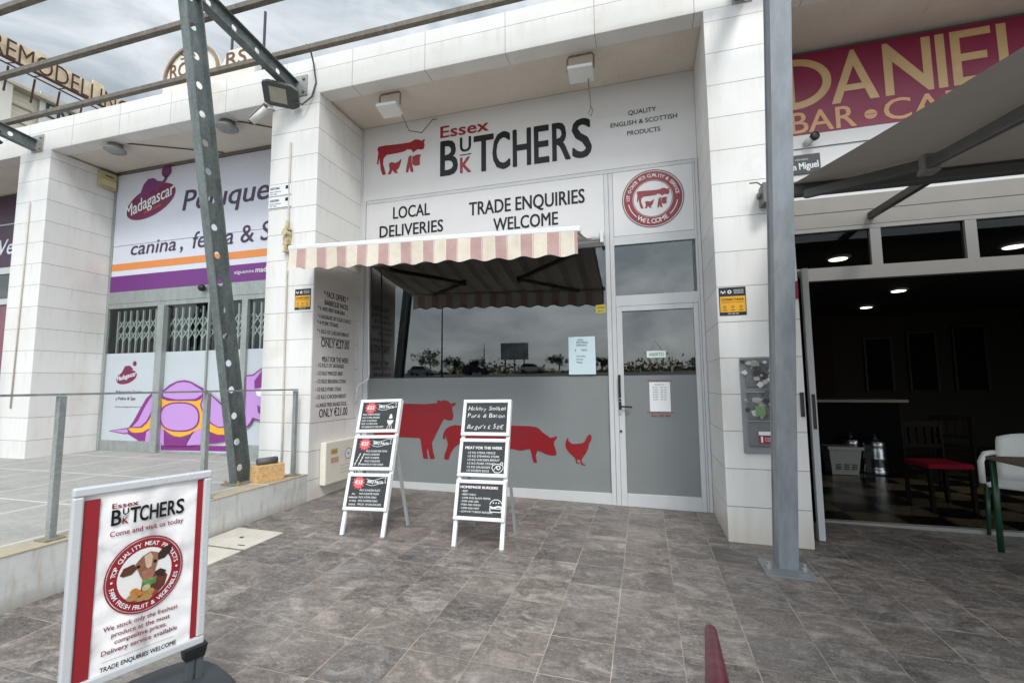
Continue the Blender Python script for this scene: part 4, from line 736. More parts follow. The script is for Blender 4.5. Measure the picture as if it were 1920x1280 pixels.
# ================================================================== FIXTURES ON THE PILLARS
def sticker(x0,x1,z0,z1,label):
    t=thing('alarm_sticker',label,'sticker',((x0+x1)/2,D,z0)); F=FRONT
    MB().box(x0,x1,z0,z1,.0,.003,F).build('plate',mat('sticker_black','#1d1e20',.4),t); h=z1-z0; w_=x1-x0
    m=MB(); m.rect(x0+.03*w_,x1-.03*w_,z0+.12*h,z0+.68*h,F,.0045); m.build('yellow_field',mat('sticker_amber','#e0a526',.4),t)
    m=MB(); m.text('CONECTADA',x0+.08*w_,z0+.53*h,.075*h,F,w=.84*w_,c=.006,bold=.03); m.text('SISTEMA DE ALARMA',x0+.1*w_,z0+.45*h,.035*h,F,w=.8*w_,c=.006)
    for i in range(3): m.disc(x0+(.2+.3*i)*w_,z0+.30*h,.045*h,F,.006,12,.03*h); m.rect(x0+(.12+.3*i)*w_,x0+(.28+.3*i)*w_,z0+.18*h,z0+.20*h,F,.006)
    m.build('black_print',INK,t)
    m=MB(); m.poly([(x0+.05*w_,z0+.78*h),(x0+.09*w_,z0+.9*h),(x0+.16*w_,z0+.82*h),(x0+.23*w_,z0+.9*h),(x0+.27*w_,z0+.78*h),(x0+.23*w_,z0+.84*h),(x0+.16*w_,z0+.77*h),(x0+.09*w_,z0+.84*h)],F,.0045); m.disc(x0+.40*w_,z0+.835*h,.065*h,F,.0045,18,.03*h)
    for i,s_ in enumerate(('MOVISTAR','PROSEGUR','ALARMAS')): m.text(s_,x0+.56*w_,z0+(.88-.055*i)*h,.035*h,F,w=.36*w_,c=.0045,bold=.02)
    m.text('900 222 333',x0+.3*w_,z0+.04*h,.045*h,F,w=.4*w_,c=.0045,bold=.02); m.build('white_print',PAPER,t); return t
sticker(-.25,-.032,2.158,2.40,'black and yellow alarm sticker on the pillar left of the butcher'); sticker(4.276,4.494,1.872,2.122,'black and yellow alarm sticker on the right pillar beside the door')
t=thing('address_plaque','two small white business plaques on the pillar left of the butcher','plaque',(-.5,D,3.41))
for i,(z0,z1) in enumerate(((3.56,3.69),(3.41,3.54))):
    MB().box(-.672,-.35,z0,z1,.0,.012,FRONT).build('plate',PAPER,t); m=MB(); m.text('GESTORIA' if i==0 else 'ASESORIA',-.655,z0+.075,.028,FRONT,w=.14,c=.014,bold=.02); m.text('fiscal laboral',-.655,z0+.04,.018,FRONT,w=.16,c=.014); m.text('Tel. 965',-.655,z0+.012,.016,FRONT,w=.1,c=.014); m.rect(-.43,-.37,z0+.07,z0+.11,FRONT,.014); m.build('print',INK,t)
m=MB(); m.lathe([(.035,0),(.04,.03),(.03,.07),(.035,.09)],(-.36,D,3.06),12,(0,-1,0)); m.box(-.40,-.33,D-.06,D,2.93,3.03); m.tube([(-.365,D-.03,3.22),(-.365,D-.05,3.12),(-.365,D-.05,2.84)],.018,8); m.box(-.415,-.315,D-.05,D-.01,3.105,3.125); m.box(-.41,-.335,D-.05,D-.01,2.845,2.86)
tag(m.build('lamp_bracket',mat('old_brass','#cfc5a4',.5,c2='#98875a',vscale=18)),'old cream and brass lamp bracket on the pillar above the awning end','bracket')
# gas meter box on the inner side of the left pillar
t=thing('meter_box','cream gas meter box with small dial low on the left pillar side','meter box',(.0,-.38,.15))
MB().box(-.69,-.09,.15,.635,.005,.085,SIDE).build('box',mat('meter_cream','#e3ded0',.5,var=.08,vscale=5),t,bevel=.012)
m=MB(); m.disc(-.27,.46,.062,SIDE,.088,24); m.build('dial',PAPER,t); m=MB(); m.disc(-.27,.46,.012,SIDE,.090,12); m.disc(-.27,.46,.066,SIDE,.0895,24,.060); m.rect(-.30,-.27,.455,.462,SIDE,.0915); m.build('dial_mark',CABLE,t)
m=MB(); m.rect(-.60,-.48,.49,.55,SIDE,.088); m.build('yellow_label',mat('label_yellow','#c9b25a',.5),t); m=MB(); m.rect(-.60,-.46,.39,.45,SIDE,.088); m.build('orange_label',mat('label_orange','#c7a07a',.5),t)
m=MB(); m.text('GAS',-.585,.505,.03,SIDE,w=.09,c=.090,bold=.03)
for z in (.25,.29,.33): m.rect(-.42,-.18,z,z+.004,SIDE,.089)
m.build('print',mat('faint_print','#8d8674',.6),t)
# scratched letter boxes on the right pillar
t=thing('letter_box_panel','grey steel letter box panel with torn stickers on the right pillar','letter box',(4.55,D,.68)); F=FRONT
MB().box(4.412,4.70,.69,1.50,0,.03,F).build('back_plate',mat('box_grey','#85888a',.45,var=.15,vscale=7),t,bevel=.004)
for z0,z1 in ((1.245,1.49),(.975,1.20),(.75,.955)): MB().box(4.45,4.69,z0,z1,.03,.045,F).build('flap',mat('flap_grey','#707375',.4,var=.25,vscale=9),t,bevel=.004)
random.seed(3); cols=['#c8c6c2','#3a3a3c','#a9adac','#8f8a84','#b3a39c','#55585a']
mbs=[MB() for _ in cols]
for i in range(46):
    z=random.choice([random.uniform(1.26,1.47)]*3+[random.uniform(1.0,1.2)]); x=random.uniform(4.43,4.67); r=random.uniform(.012,.05); k=random.randint(4,5)
    mbs[i%6].poly([(min(4.698,x+r*random.uniform(.5,1.3)*math.cos(6.283*j/k)),z+r*random.uniform(.4,1.0)*math.sin(6.283*j/k)) for j in range(k)],F,.047+.0006*i)
for i,mb_ in enumerate(mbs): build_each(mb_,'torn_sticker',mat('torn%d'%i,cols[i],.6),t)
m=MB(); m.rect(4.525,4.69,.775,.845,F,.048); m.build('red_label',mat('label_red','#8c1f3a',.5),t); m=MB(); m.rect(4.525,4.66,.845,.875,F,.048); m.rect(4.54,4.555,.785,.835,F,.0495); m.text('CORREO',4.57,.795,.03,F,w=.11,c=.0495); m.build('white_label',PAPER,t)
m=MB(); m.rect(4.505,4.58,1.01,1.09,F,.076); m.build('green_label',mat('label_green','#6f8f5a',.6),t)
m=MB(); m.box(4.455,4.685,1.20,1.208,.045,.056,F); m.box(4.455,4.685,.957,.964,.045,.054,F); build_each(m,'slot_rim',RAILM,t)
m=MB(); m.box(4.865,4.895,1.99,2.14,0,.02,F); tag(m.build('bell_plate',mat('bell_red','#8c2b3b',.5)),'small red plate on the right pillar edge behind the steel post','plate')
m=MB(); m.box(4.86,4.885,1.0,1.2,0,.025,F); tag(m.build('door_catch',BLACK),'black door catch low on the right pillar edge behind the post','latch')
t=thing('emergency_light','old yellowed emergency light box high on the pillar by the groomer sign','lamp',(-4.66,-.15,4.46)); F=Frame((-4.66,0,0),(0,1,0),(0,0,1),(1,0,0))
MB().box(-.27,-.02,4.47,4.735,.002,.07,F).build('box',mat('aged_plastic','#b8ad84',.5,var=.1),t,bevel=.008); m=MB(); m.box(-.25,-.04,4.51,4.60,.07,.076,F); m.build('diffuser',mat('aged_lens','#cfc49a',.4),t); m=MB(); m.box(-.20,-.08,4.66,4.68,.07,.073,F); m.build('slot',mat('slot_brown','#5e5138',.6),t)
# white flood lamps under the soffit
def flood(x,label,bx):
    t=thing('flood_lamp',label,'lamp',(x,-.5,4.78),'white flood lamps above the main sign'); y=-.60
    MB().tube([(x-.14,y,4.62),(x-.14,y+.0,4.755),(x-.12,y+.0,4.785),(x+.12,y,4.785),(x+.14,y,4.755),(x+.14,y,4.62)],.011,8).build('bracket',mat('rusty_white','#a8957f',.6,c2='#75604c',vscale=20),t,smooth=True)
    F=Frame((x,y,4.575),(1,.05,0),(0,-.96,.26)); MB().box(-.13,.13,-.10,.10,-.022,.022,F).build('housing',WHITE,t,bevel=.008); MB().box(-.11,.11,-.075,.075,-.026,-.018,F).build('lens',mat('lens_grey','#9aa0a2',.15),t)
    MB().tube(bx,.006,6).build('cord',mat('old_cord','#6f6659',.7),t,smooth=True); return t
flood(.78,'left white flood lamp hanging from the soffit above the cow logo',[(.9,-.55,4.56),(.93,-.4,4.40),(1.0,-.2,4.47),(1.08,-.05,4.72),(1.12,-.01,4.74)])
flood(3.07,'right white flood lamp hanging from the soffit above the word mark',[(3.14,-.55,4.56),(3.15,-.5,4.40),(3.155,-.47,4.25),(3.13,-.47,4.20),(3.155,-.47,4.16),(3.175,-.47,4.22),(3.155,-.47,4.28)])
for x,lb in ((-3.62,'left metal bulkhead lamp on the soffit of the pet groomer'),(-1.58,'right metal bulkhead lamp on the groomer soffit beside the leaning column')):
    t=thing('bulkhead_lamp',lb,'lamp',(x,-.72,4.78),'bulkhead lamps on the groomer soffit'); MB().lathe([(.09,0),(.09,-.05),(.10,-.06),(.10,-.075),(.085,-.085)],(x,-.70,4.785),20).build('base',galv_mat('lamp_alloy','#6b665e','#a8a398',.4),t,smooth=True); MB().lathe([(.13,0),(.135,-.02),(.10,-.045)],(x,-.70,4.70),20).build('shade',RAILM,t,smooth=True)
# CCTV on the left pillar
t=thing('bullet_camera','white bullet security camera on the top of the left pillar pointing left','security camera',(-.67,D,4.6))
MB().tube([(-.66,D,4.665),(-.68,D-.06,4.66),(-.72,D-.09,4.62)],.016,8).build('arm',WHITE,t,smooth=True); a,b_=Vector((-.68,D-.10,4.63)),Vector((-.86,D-.13,4.475)); MB().tube([a,b_],.042,14).build('housing',WHITE,t,smooth=True); MB().tube([b_+(b_-a)*.0,b_+(b_-a)*.06],.036,14).build('lens',BLACK,t)
MB().bar(a+Vector((0,-.0,.05)),b_+(b_-a)*.12+Vector((0,0,.05)),.085,.012).build('hood',mat('hood_grey','#8f8b85',.5),t)
# ================================================================== MENU BOARDS
def menu_board(label,bot,top,wd,feet_w,back,draw):
    """folding board of three framed chalkboards on four legs; bot and top are the middles of its lower and upper edge"""
    bot,top=Vector(bot),Vector(top); t=thing('menu_board',label,'menu board',(bot.x,bot.y+.2,bot.z),'folding menu boards')
    v=(top-bot); H=v.length; v.normalize(); u=Vector((1,.01,0)); u=(u-v*u.dot(v)).normalized(); n=u.cross(v).normalized(); F=Frame(bot,u,v,n)
    W=mat('white_board_paint','#dcdddd',.35,var=.04)
    for s in (-1,1):
        m=MB(); m.box(s*feet_w/2-.017,s*feet_w/2+.017,0.005,H-.005,-.038,-.012,F); m.build('leg',W,t,bevel=.003)
        a=F(s*(feet_w/2-.01),H*.66,-.045); b_=Vector((back[0 if s<0 else 1][0],back[0 if s<0 else 1][1],gz(*back[0][:2]))); m=MB(); m.bar(a,b_,.02,.028,(0,1,.3)); m.build('leg',mat('back_leg','#9a9d9d',.45),t)
        MB().box(s*feet_w/2-.02,s*feet_w/2+.02,-.002,.012,-.042,-.008,F).build('foot_cap',mat('foot_grey','#84878a',.6),t)
    m=MB(); m.tube([F(-feet_w/2,H*.66,-.045),F(feet_w/2,H*.66,-.045)],.008,6); m.build('hinge_rod',RAILM,t)
    ph=(H-.215-.05)/3; tops=[]
    for i in range(3):
        z1=H-i*(ph+.025); z0=z1-ph; x0,x1=-wd/2,wd/2; fw=.030
        m=MB(); m.box(x0,x1,z1-fw,z1,-.012,.012,F); m.box(x0,x1,z0,z0+fw,-.012,.012,F); m.box(x0,x0+fw,z0+fw,z1-fw,-.012,.011,F); m.box(x1-fw,x1,z0+fw,z1-fw,-.012,.011,F)
        fr=m.build('panel_frame',W,t,bevel=.005)
        MB().box(x0+fw,x1-fw,z0+fw,z1-fw,-.008,.002,F).build('chalkboard',BOARD,fr)
        ck,bd,rd=MB(),MB(),MB(); draw(i,ck,bd,rd,F,x0+fw,z0+fw,wd-2*fw,ph-2*fw)
        if ck.f: ck.build('chalk_lettering',CHALK,fr)
        if bd.f: bd.build('price_badge',BADGE,fr)
        if rd.f: rd.build('price_lettering',mat('price_white','#e6d9d9',.7),fr)
    return t
def line_(mb,F,pts,wd,c=.004):
    for a,b_ in zip(pts[:-1],pts[1:]):
        dx,dz=b_[0]-a[0],b_[1]-a[1]; l=math.hypot(dx,dz) or 1e-6; nx_,nz_=-dz/l*wd/2,dx/l*wd/2
        mb.add([F(a[0]-nx_,a[1]-nz_,c),F(b_[0]-nx_,b_[1]-nz_,c),F(b_[0]+nx_,b_[1]+nz_,c),F(a[0]+nx_,a[1]+nz_,c)],[(0,1,2,3)])
def bbq(i,ck,bd,rd,F,x,z,w_,h):
    cx,cz=x+.24*w_,z+.80*h; n=12
    bd.poly([(cx+(.175 if k%2==0 else .118)*w_*math.cos(math.pi*k/n),cz+(.175 if k%2==0 else .118)*w_*.95*math.sin(math.pi*k/n)) for k in range(2*n)],F,.004)
    rd.text(('£22','€27','€33')[i],cx,cz-.035*w_,.085*w_,F,w=.20*w_,c=.0065,bold=.05,al='C')
    P=[(x+(.44+.52*k/14)*w_,z+(.93-.10*math.sin(k/14*5.2)*.5-.0*k)*h) for k in range(15)]; Q=[(a,b_-.17*h) for a,b_ in P]
    line_(ck,F,P,.004); line_(ck,F,Q,.004); line_(ck,F,[P[-1],(P[-1][0]-.012,P[-1][1]-.085*h),Q[-1]],.004)
    ck.text('BBQ PACK',x+.68*w_,z+.80*h,.075*h*1.1,F,w=.42*w_,c=.004,bold=.05,al='C',rot=-.05)
    L_=[['PACK 10 BEEF BURGERS','PACK 10 PORK BANGERS','PACK 10 SAUSAGES','PACK 10 CHIPOLATAS','WITH MARINATED AT YOUR CHOICE'],['PACK 10 LARGE PORK STEAKS','PACK 6 BURGERS','PACK 10 KEBABS','PACK 10 SAUSAGES','MARINATED AT YOUR CHOICE'],['PACK 10 CHICKEN FILLETS','PACK 10 QUARTER POUNDS','PACK 10 PORK STEAKS','PACK 10 GAMMON STEAKS','PACK 10 SAUSAGES']][i]
    xs=(.04,.30,.30)[i]
    for k,s_ in enumerate(L_): ck.text(s_,x+(xs if k<4 or i==2 else .05 if i==0 else .2)*w_,z+(.52-.115*k)*h,.062*h,F,w=(.42+.035*(len(s_)-16)/2)*w_ if k<4 else .62*w_,c=.004,bold=.012)
    if i==0:   # kettle barbecue drawing
        a,b_=x+.84*w_,z+.33*h; ck.poly([(a-.09*w_,b_),(a+.09*w_,b_),(a+.07*w_,b_-.10*h),(a+.03*w_,b_-.15*h),(a-.03*w_,b_-.15*h),(a-.07*w_,b_-.10*h)],F,.004); ck.poly([(a-.05*w_,b_+.06*h),(a+.05*w_,b_+.06*h),(a+.03*w_,b_+.19*h),(a,b_+.24*h),(a-.03*w_,b_+.19*h)],F,.004)
        for d in (-.07,0,.07): line_(ck,F,[(a+d*.4*w_,b_-.15*h),(a+d*w_,b_-.32*h)],.005)
    if i==1:
        for q in (0,.11): line_(ck,F,[(x+(.04+q)*w_,z+.05*h),(x+(.16+q)*w_,z+.48*h)],.006); [ck.disc(x+(.055+q+.03*k)*w_,z+(.12+.105*k)*h,.02*w_,F,.004,10,.011*w_) for k in range(4)]
    if i==2:
        for k,s_ in enumerate(('ALL','MARINATED','AT YOUR','CHOICE')): rd.text(s_,x+.15*w_,z+(.40-.115*k)*h,.05*h,F,w=(.1,.23,.19,.18)[k]*w_,c=.004,bold=.03,al='C')
def burgers(i,ck,bd,rd,F,x,z,w_,h):
    if i==0:
        for k,(s_,q) in enumerate((('Hickory Smoked',.93),('Pork & Bacon',.90),('Burger\'s £ 5.0€',.88))): ck.hand(s_,x+.05*w_,z+(.74,.50,.12)[k]*h,.13*h,F,q*w_,.004,11+k)
    elif i==1:
        ck.text('MEAT FOR THE WEEK',x+.5*w_,z+.77*h,.085*h,F,w=.88*w_,c=.004,bold=.05,al='C')
        for k,s_ in enumerate(('1/2 KG STEAK MINCE','1/2 KG STEWING STEAK','1/2 KG CHICKEN BREAST','1/2 KG PORK STEAKS','1/2 KG SAUSAGES','1/2 DOZEN EGGS')): ck.text(s_,x+.14*w_,z+(.62-.115*k)*h,.065*h,F,w=(.64,.74,.75,.66,.54,.52)[k]*w_,c=.004,bold=.012)
        a,b_=x+.85*w_,z+.17*h; pts=[(a+.13*w_*math.cos(t_/10*6.283)*(1+.15*math.sin(3*t_/10*6.283)),b_+.14*h*math.sin(t_/10*6.283)) for t_ in range(11)]; line_(ck,F,pts,.006); ck.disc(a+.02*w_,b_+.02*h,.05*w_,F,.004,14,.03*w_); line_(ck,F,[(a-.08*w_,b_-.06*h),(a-.02*w_,b_+.08*h)],.005); ck.disc(a+.09*w_,b_+.15*h,.035*w_,F,.004,12,.02*w_)
    else:
        rd.text('HOMEMADE BURGERS',x+.46*w_,z+.85*h,.075*h,F,w=.86*w_,c=.004,bold=.05,al='C')
        for k,s_ in enumerate(('- BEEF','- BEEF CHILLI','- LAMB AND BLACK PEPPER','- PORK AND LEEK','- PORK AND ONION','- LAMB AND MINT','- LOW FAT TURKEY BURGERS')): ck.text(s_,x+.06*w_,z+(.735-.103*k)*h,.055*h,F,w=(.15,.34,.68,.42,.46,.44,.74)[k]*w_,c=.004,bold=.012)
        a,b_=x+.87*w_,z+.33*h; up=[(a+.14*w_*math.cos(R(10+16*k)),b_+.02*h+.19*h*math.sin(R(10+16*k))) for k in range(11)]; line_(ck,F,up,.006); line_(ck,F,[(a-.14*w_,b_),(a-.05*w_,b_-.04*h),(a+.05*w_,b_+.01*h),(a+.13*w_,b_-.02*h)],.012); line_(ck,F,[(a-.14*w_,b_-.06*h),(a-.12*w_,b_-.16*h),(a+.12*w_,b_-.16*h),(a+.13*w_,b_-.06*h),(a-.14*w_,b_-.06*h)],.006)
        [ck.disc(a+(-.06+.06*k)*w_,b_+.11*h,.006,F,.004,8) for k in range(3)]
menu_board('white framed menu board with three red price badges, left of the two',(1.226,-1.69,-.012),(1.187,-1.325,1.15),.435,.40,((1.06,-1.24),(1.465,-1.29)),bbq)
menu_board('white framed menu board with handwritten burger chalkboard on top, right of the two',(2.277,-1.664,-.03),(2.262,-1.33,1.15),.445,.41,((2.06,-1.11),(2.468,-1.186)),burgers)

# ================================================================== PAVEMENT POSTER STAND
d=Vector((.335,.942,0)).normalized(); TR=Vector((1.804,-3.668,.93)); PF=Frame(TR,d,(0,0,1),(d.y,-d.x,0))
ps=thing('poster_stand','silver framed butcher poster on a weighted base in the lower left corner','poster stand',(1.66,-3.83,-.03))
Wd,Ht=.444,.705
m=MB()
for s in (1,):
    m.box(-Wd,0,-.032,0,-.018,.012,PF); m.box(-Wd,0,-Ht,-Ht+.032,-.018,.012,PF); m.box(-Wd,-Wd+.032,-Ht+.032,-.032,-.018,.0115,PF); m.box(-.030,0,-Ht+.032,-.032,-.018,.0115,PF)
m.build('frame',mat('silver_frame','#cfd1d3',.25,.25,var=.08,vscale=3),ps,bevel=.006)
m=MB(); nx,ny=24,36; x0,x1,z0,z1=-Wd+.032,-.03,-Ht+.032,-.032
P=[PF(x0+(x1-x0)*i/nx,z0+(z1-z0)*j/ny,.0015*math.sin(i*.7+j*.45)+.001*math.sin(j*1.3-i*.4)-.002) for i in range(nx+1) for j in range(ny+1)]
m.add(P,[(i*(ny+1)+j,(i+1)*(ny+1)+j,(i+1)*(ny+1)+j+1,i*(ny+1)+j+1) for i in range(nx) for j in range(ny)]); m.build('poster',wavy_poster_mat(),ps,smooth=True)
m=MB(); m.rect(-.410,-.366,-Ht+.034,-.048,PF,.003); m.rect(-.052,-.028,-Ht+.034,-.034,PF,.003); m.build('red_band',mat('poster_red','#8f1d28',.3,var=.08),ps)
k,r_=MB(),MB(); s=.121; essex(PF,-.332,-.1555,.1205,k,r_,.003); k.build('name_lettering',INK,ps); k=MB()
r_.text('Come and visit us today',-.215,-.195,.019,PF,w=.235,c=.003,bold=.01,al='C')
for i,s_ in enumerate(('We stock only the freshest','produce at the most','competitive prices.','Delivery service available')): r_.text(s_,-.217,(-.530,-.558,-.584,-.612)[i],.0165,PF,w=(.232,.182,.162,.235)[i],c=.003,bold=.01,al='C')
k.text('TRADE ENQUIRIES WELCOME',-.218,-.668,.016,PF,w=.235,c=.003,bold=.02,al='C'); k.rect(-.33,-.11,-.636,-.635,PF,.003)
build_each(k,'black_lettering',INK,ps); build_each(r_,'red_lettering',mat('poster_dark_red','#7d1a24',.35),ps)
pc=(-.2165,-.362); rr=.125; ky=1.13
m=MB(); m.disc(*pc,rr,PF,.003,64,rr*.965,rr*ky); m.disc(*pc,rr*.94,PF,.003,64,rr*.70,rr*.94*ky); m.build('seal_ring',mat('poster_red','#8f1d28',.3),ps)
m=MB(); m.arc_text('TOP QUALITY MEAT PRODUCTS',*pc,rr*.755,.0135,R(172),R(8),PF,.0045,.02,True,ky); m.arc_text('FARM FRESH FRUIT & VEGETABLES',*pc,rr*.885,.0135,R(190),R(350),PF,.0045,.02,False,ky); m.disc(pc[0]-rr*.82,pc[1],.004,PF,.0045,8); m.disc(pc[0]+rr*.82,pc[1],.004,PF,.0045,8); m.build('seal_lettering',PAPER,ps)
m=MB(); m.disc(*pc,rr*.69,PF,.003,48,0,rr*.69*ky); m.build('seal_field',mat('seal_white','#dddad8',.3),ps)
# printed cow head with vegetables
C0=lambda a,b_:(pc[0]+a*rr*.69,pc[1]+b_*rr*.69*ky)
def pp(name,m_,pts,c): MB().poly([C0(*p) for p in pts],PF,c).build(name,m_,ps)
BRN=mat('print_brown','#5f3527',.35,var=.3,vscale=30); 
pp('print_body',mat('print_chestnut','#6b3626',.35,var=.35,vscale=25),[(-.1,-.35),(.15,-.05),(.62,.0),(.85,-.25),(.75,-.62),(.45,-.88),(.1,-.98),(-.2,-.9)],.0045)
pp('print_ear',BRN,[(-.92,.18),(-.80,.42),(-.45,.50),(-.30,.30),(-.5,.12),(-.8,.10)],.0052); pp('print_ear',mat('print_dark','#33211c',.35),[(.38,.62),(.62,.88),(.95,.93),(.96,.70),(.70,.45),(.45,.42)],.0052)
pp('print_face',mat('print_tan','#9a6a4e',.35,var=.4,vscale=28),[(-.40,.46),(-.15,.72),(.15,.84),(.42,.74),(.45,.45),(.36,.10),(.34,-.10),(.18,-.22),(-.08,-.22),(-.18,-.05),(-.28,.2)],.006)
pp('print_blaze',mat('print_pale','#cdb49c',.35,var=.2,vscale=30),[(-.08,.70),(.15,.80),(.24,.62),(.2,.25),(.08,.2),(.0,.3)],.0068); pp('print_muzzle',mat('print_pink','#a8705f',.35,var=.3,vscale=40),[(-.14,.12),(.2,.18),(.34,.02),(.28,-.18),(.05,-.24),(-.12,-.1)],.0068)
pp('print_hide',mat('print_dark','#33211c',.35),[(.35,.0),(.55,.08),(.78,-.05),(.7,-.25),(.45,-.2)],.0062)
m=MB()
for a,b_ in ((-.28,.36),(.33,.42)): m.disc(*C0(a,b_),.006,PF,.0074,10)
build_each(m,'print_eye',INK,ps)
pp('print_greens',mat('print_green','#3c5a32',.4,c2='#6f8f4d',vscale=60),[(-.1,-.16),(.12,-.2),(.42,-.16),(.40,-.42),(.1,-.5),(-.12,-.4)],.0074)
random.seed(5)
for nm,c_,pts in (('print_onion','#b9b78a',[(0.05,-.52)]),('print_carrot','#c98237',[(-.3,-.62),(-.2,-.7),(-.38,-.55)]),('print_potato','#b08a55',[(.0,-.78),(-.15,-.85),(.2,-.7),(-.45,-.75),(.12,-.88)]),('print_tomato','#9c3a2a',[(-.28,-.85),(.3,-.78)])):
    m=MB()
    for i,(a,b_) in enumerate(pts): m.disc(*C0(a,b_),rr*(.11+.03*(i%2)),PF,.008+.0004*i+.0003*len(nm)%.001,16,0,rr*.10)
    m.build(nm,mat(nm,c_,.4,var=.35,vscale=60),ps)
m=MB(); m.hexa([PF(-.068,-.752,-.02),PF(.003,-.755,-.02),PF(.003,-.755,.02),PF(-.068,-.752,.02)],[PF(-.075,-.703,-.03),PF(.012,-.703,-.03),PF(.012,-.703,.025),PF(-.075,-.703,.025)]) ; m.build('clamp_block',BLACK,ps,bevel=.004)
m=MB(); m.box(-.405,-.33,-.75,-.703,-.03,.025,PF); m.build('clamp_block',BLACK,ps,bevel=.004)
m=MB()
for a in (-.048,-.012,-.39,-.35): m.box(a-.013,a+.013,-.86,-.745,-.012,.012,PF)
build_each(m,'post',mat('post_grey','#565d61',.35,.3),ps,bevel=.002)
# rounded water-filled base
bm_=MB(); prof=[(1.0,0),(1.0,.07),(.975,.10),(.90,.12),(.5,.138),(.0,.142)]; nA=40; V=[]
for f_,z in prof:
    for j in range(nA):
        a=2*math.pi*j/nA; ca,sa=math.cos(a),math.sin(a); e_=.55; px_=.325*math.copysign(abs(ca)**e_,ca)*f_; pz_=.24*math.copysign(abs(sa)**e_,sa)*f_
        q=PF(-.222+px_,0,pz_); V.append((q.x,q.y,gz(q.x,q.y)+.002+z))
bm_.add(V,[(i*nA+j,i*nA+(j+1)%nA,(i+1)*nA+(j+1)%nA,(i+1)*nA+j) for i in range(len(prof)-1) for j in range(nA)]+[tuple(range((len(prof)-1)*nA,len(prof)*nA))]); bm_.build('base',DGREY,ps,smooth=True)

# ================================================================== RAMP RAIL, RETAINING WALL, HANDRAIL
t=thing('red_handrail','dark red painted tube rail end rising from the bottom edge of the photo','handrail',(3.75,-4.3,-.08)); RR=mat('dark_red_paint','#6a0c2c',.3,c2='#4d0820',vscale=14,bump=.05,spec=.3)
m=MB(); a=Vector((3.817,-3.408,.404)); b_=Vector((3.726,-4.329,.754)); dd=(b_-a).normalized(); m.tube([a-dd*.018,a-dd*.012,a,b_,a+dd*2.2],.0208,16); 
k=MB(); k.lathe([(.0208,0),(.0195,.008),(.015,.016),(.006,.0205)],a-dd*.016,16,-dd); k.build('end_cap',RR,t,smooth=True); m.build('rail',RR,t,smooth=True)
q=a+dd*1.9; MB().tube([q,(q.x,q.y,-.07)],.02,12).build('leg',RR,t,smooth=True)
rw=MB(); rw.box(-.02,.0,-9,-.876,-.2,.306); tag(rw.build('retaining_wall',RWALL),'low stained concrete retaining wall along the raised terrace','wall')
MB().box(-.25,.003,-9,-.88,.3065,.314).build('terrace_edge_strip',TERR,kind='structure')
hr=thing('terrace_handrail','thin galvanised handrail on square posts along the terrace edge','handrail',(-.1,-2,.314))
MB().bar((-.1,-8.0,1.238),(-.1,-.97,1.245),.045,.014).build('rail',RAILM,hr)
for y in (-.985,-2.06,-3.13,-4.25,-5.3):
    MB().box(-.12,-.08,y-.02,y+.02,.318,1.232).build('post',RAILM,hr,bevel=.002); MB().box(-.155,-.045,y-.055,y+.055,.314,.324).build('base_plate',mat('stained_plate','#8b8470',.6,var=.3,vscale=20),hr)
t=thing('wood_block','rough pale chipboard block beside the foot of the leaning column','block',(-.2,-1.2,.314)); CH=mat('chipboard','#dcb988',.85,c2='#b58c58',vscale=34,stretch=(1,1,2.2))
m=MB(); F=Frame((-.17,-1.27,.314),(.30,.95,0),(0,0,1)); m.box(-.145,.145,0,.165,-.07,.07,F); o=m.build('block',CH,t,bevel=.003); MB().box(-.146,.146,.05,.053,-.0715,-.0705,F).build('saw_line',mat('saw_dark','#7a5c38',.9),t)
tag(MB().tube([(-.225,-1.35,.479+.036),(-.15,-1.17,.479+.036)],.035,16).build('grey_pipe',mat('pvc_grey','#5d6064',.5,var=.15),smooth=True),'short grey plastic pipe lying on top of the wooden block','pipe')
for i,(x0,x1,y0,y1) in enumerate(((.03,.36,-2.20,-1.79),(.03,.36,-2.64,-2.235))):
    t=thing('manhole_cover',['pale square manhole cover by the retaining wall, farther from the camera','pale square manhole cover by the retaining wall, nearer the poster stand'][i],'manhole cover',(.2,(y0+y1)/2,0),'manhole covers')
    MC=mat('pale_cover','#c9c2b6',.8,var=.18,vscale=5,bump=.3); m=MB(); m.hexa([(x,y,gz(x,y)-.02) for x,y in ((x0,y0),(x1+.16,y0),(x1+.16,y1),(x0,y1))],[(x,y,gz(x,y)+.006) for x,y in ((x0,y0),(x1+.16,y0),(x1+.16,y1),(x0,y1))]); m.build('cover',MC,t,bevel=.002)
    cx,cy=(x0+x1+.16)/2,(y0+y1)/2; m=MB(); m.lathe([(.018,0),(.018,.004)],(cx,cy,gz(cx,cy)+.005),12); m.box(x1+.03,x1+.1,y0+.05,y0+.06,gz(x1,y0)+.005,gz(x1,y0)+.009); build_each(m,'lifting_hole',mat('hole_dark','#4d4a45',.8),t)

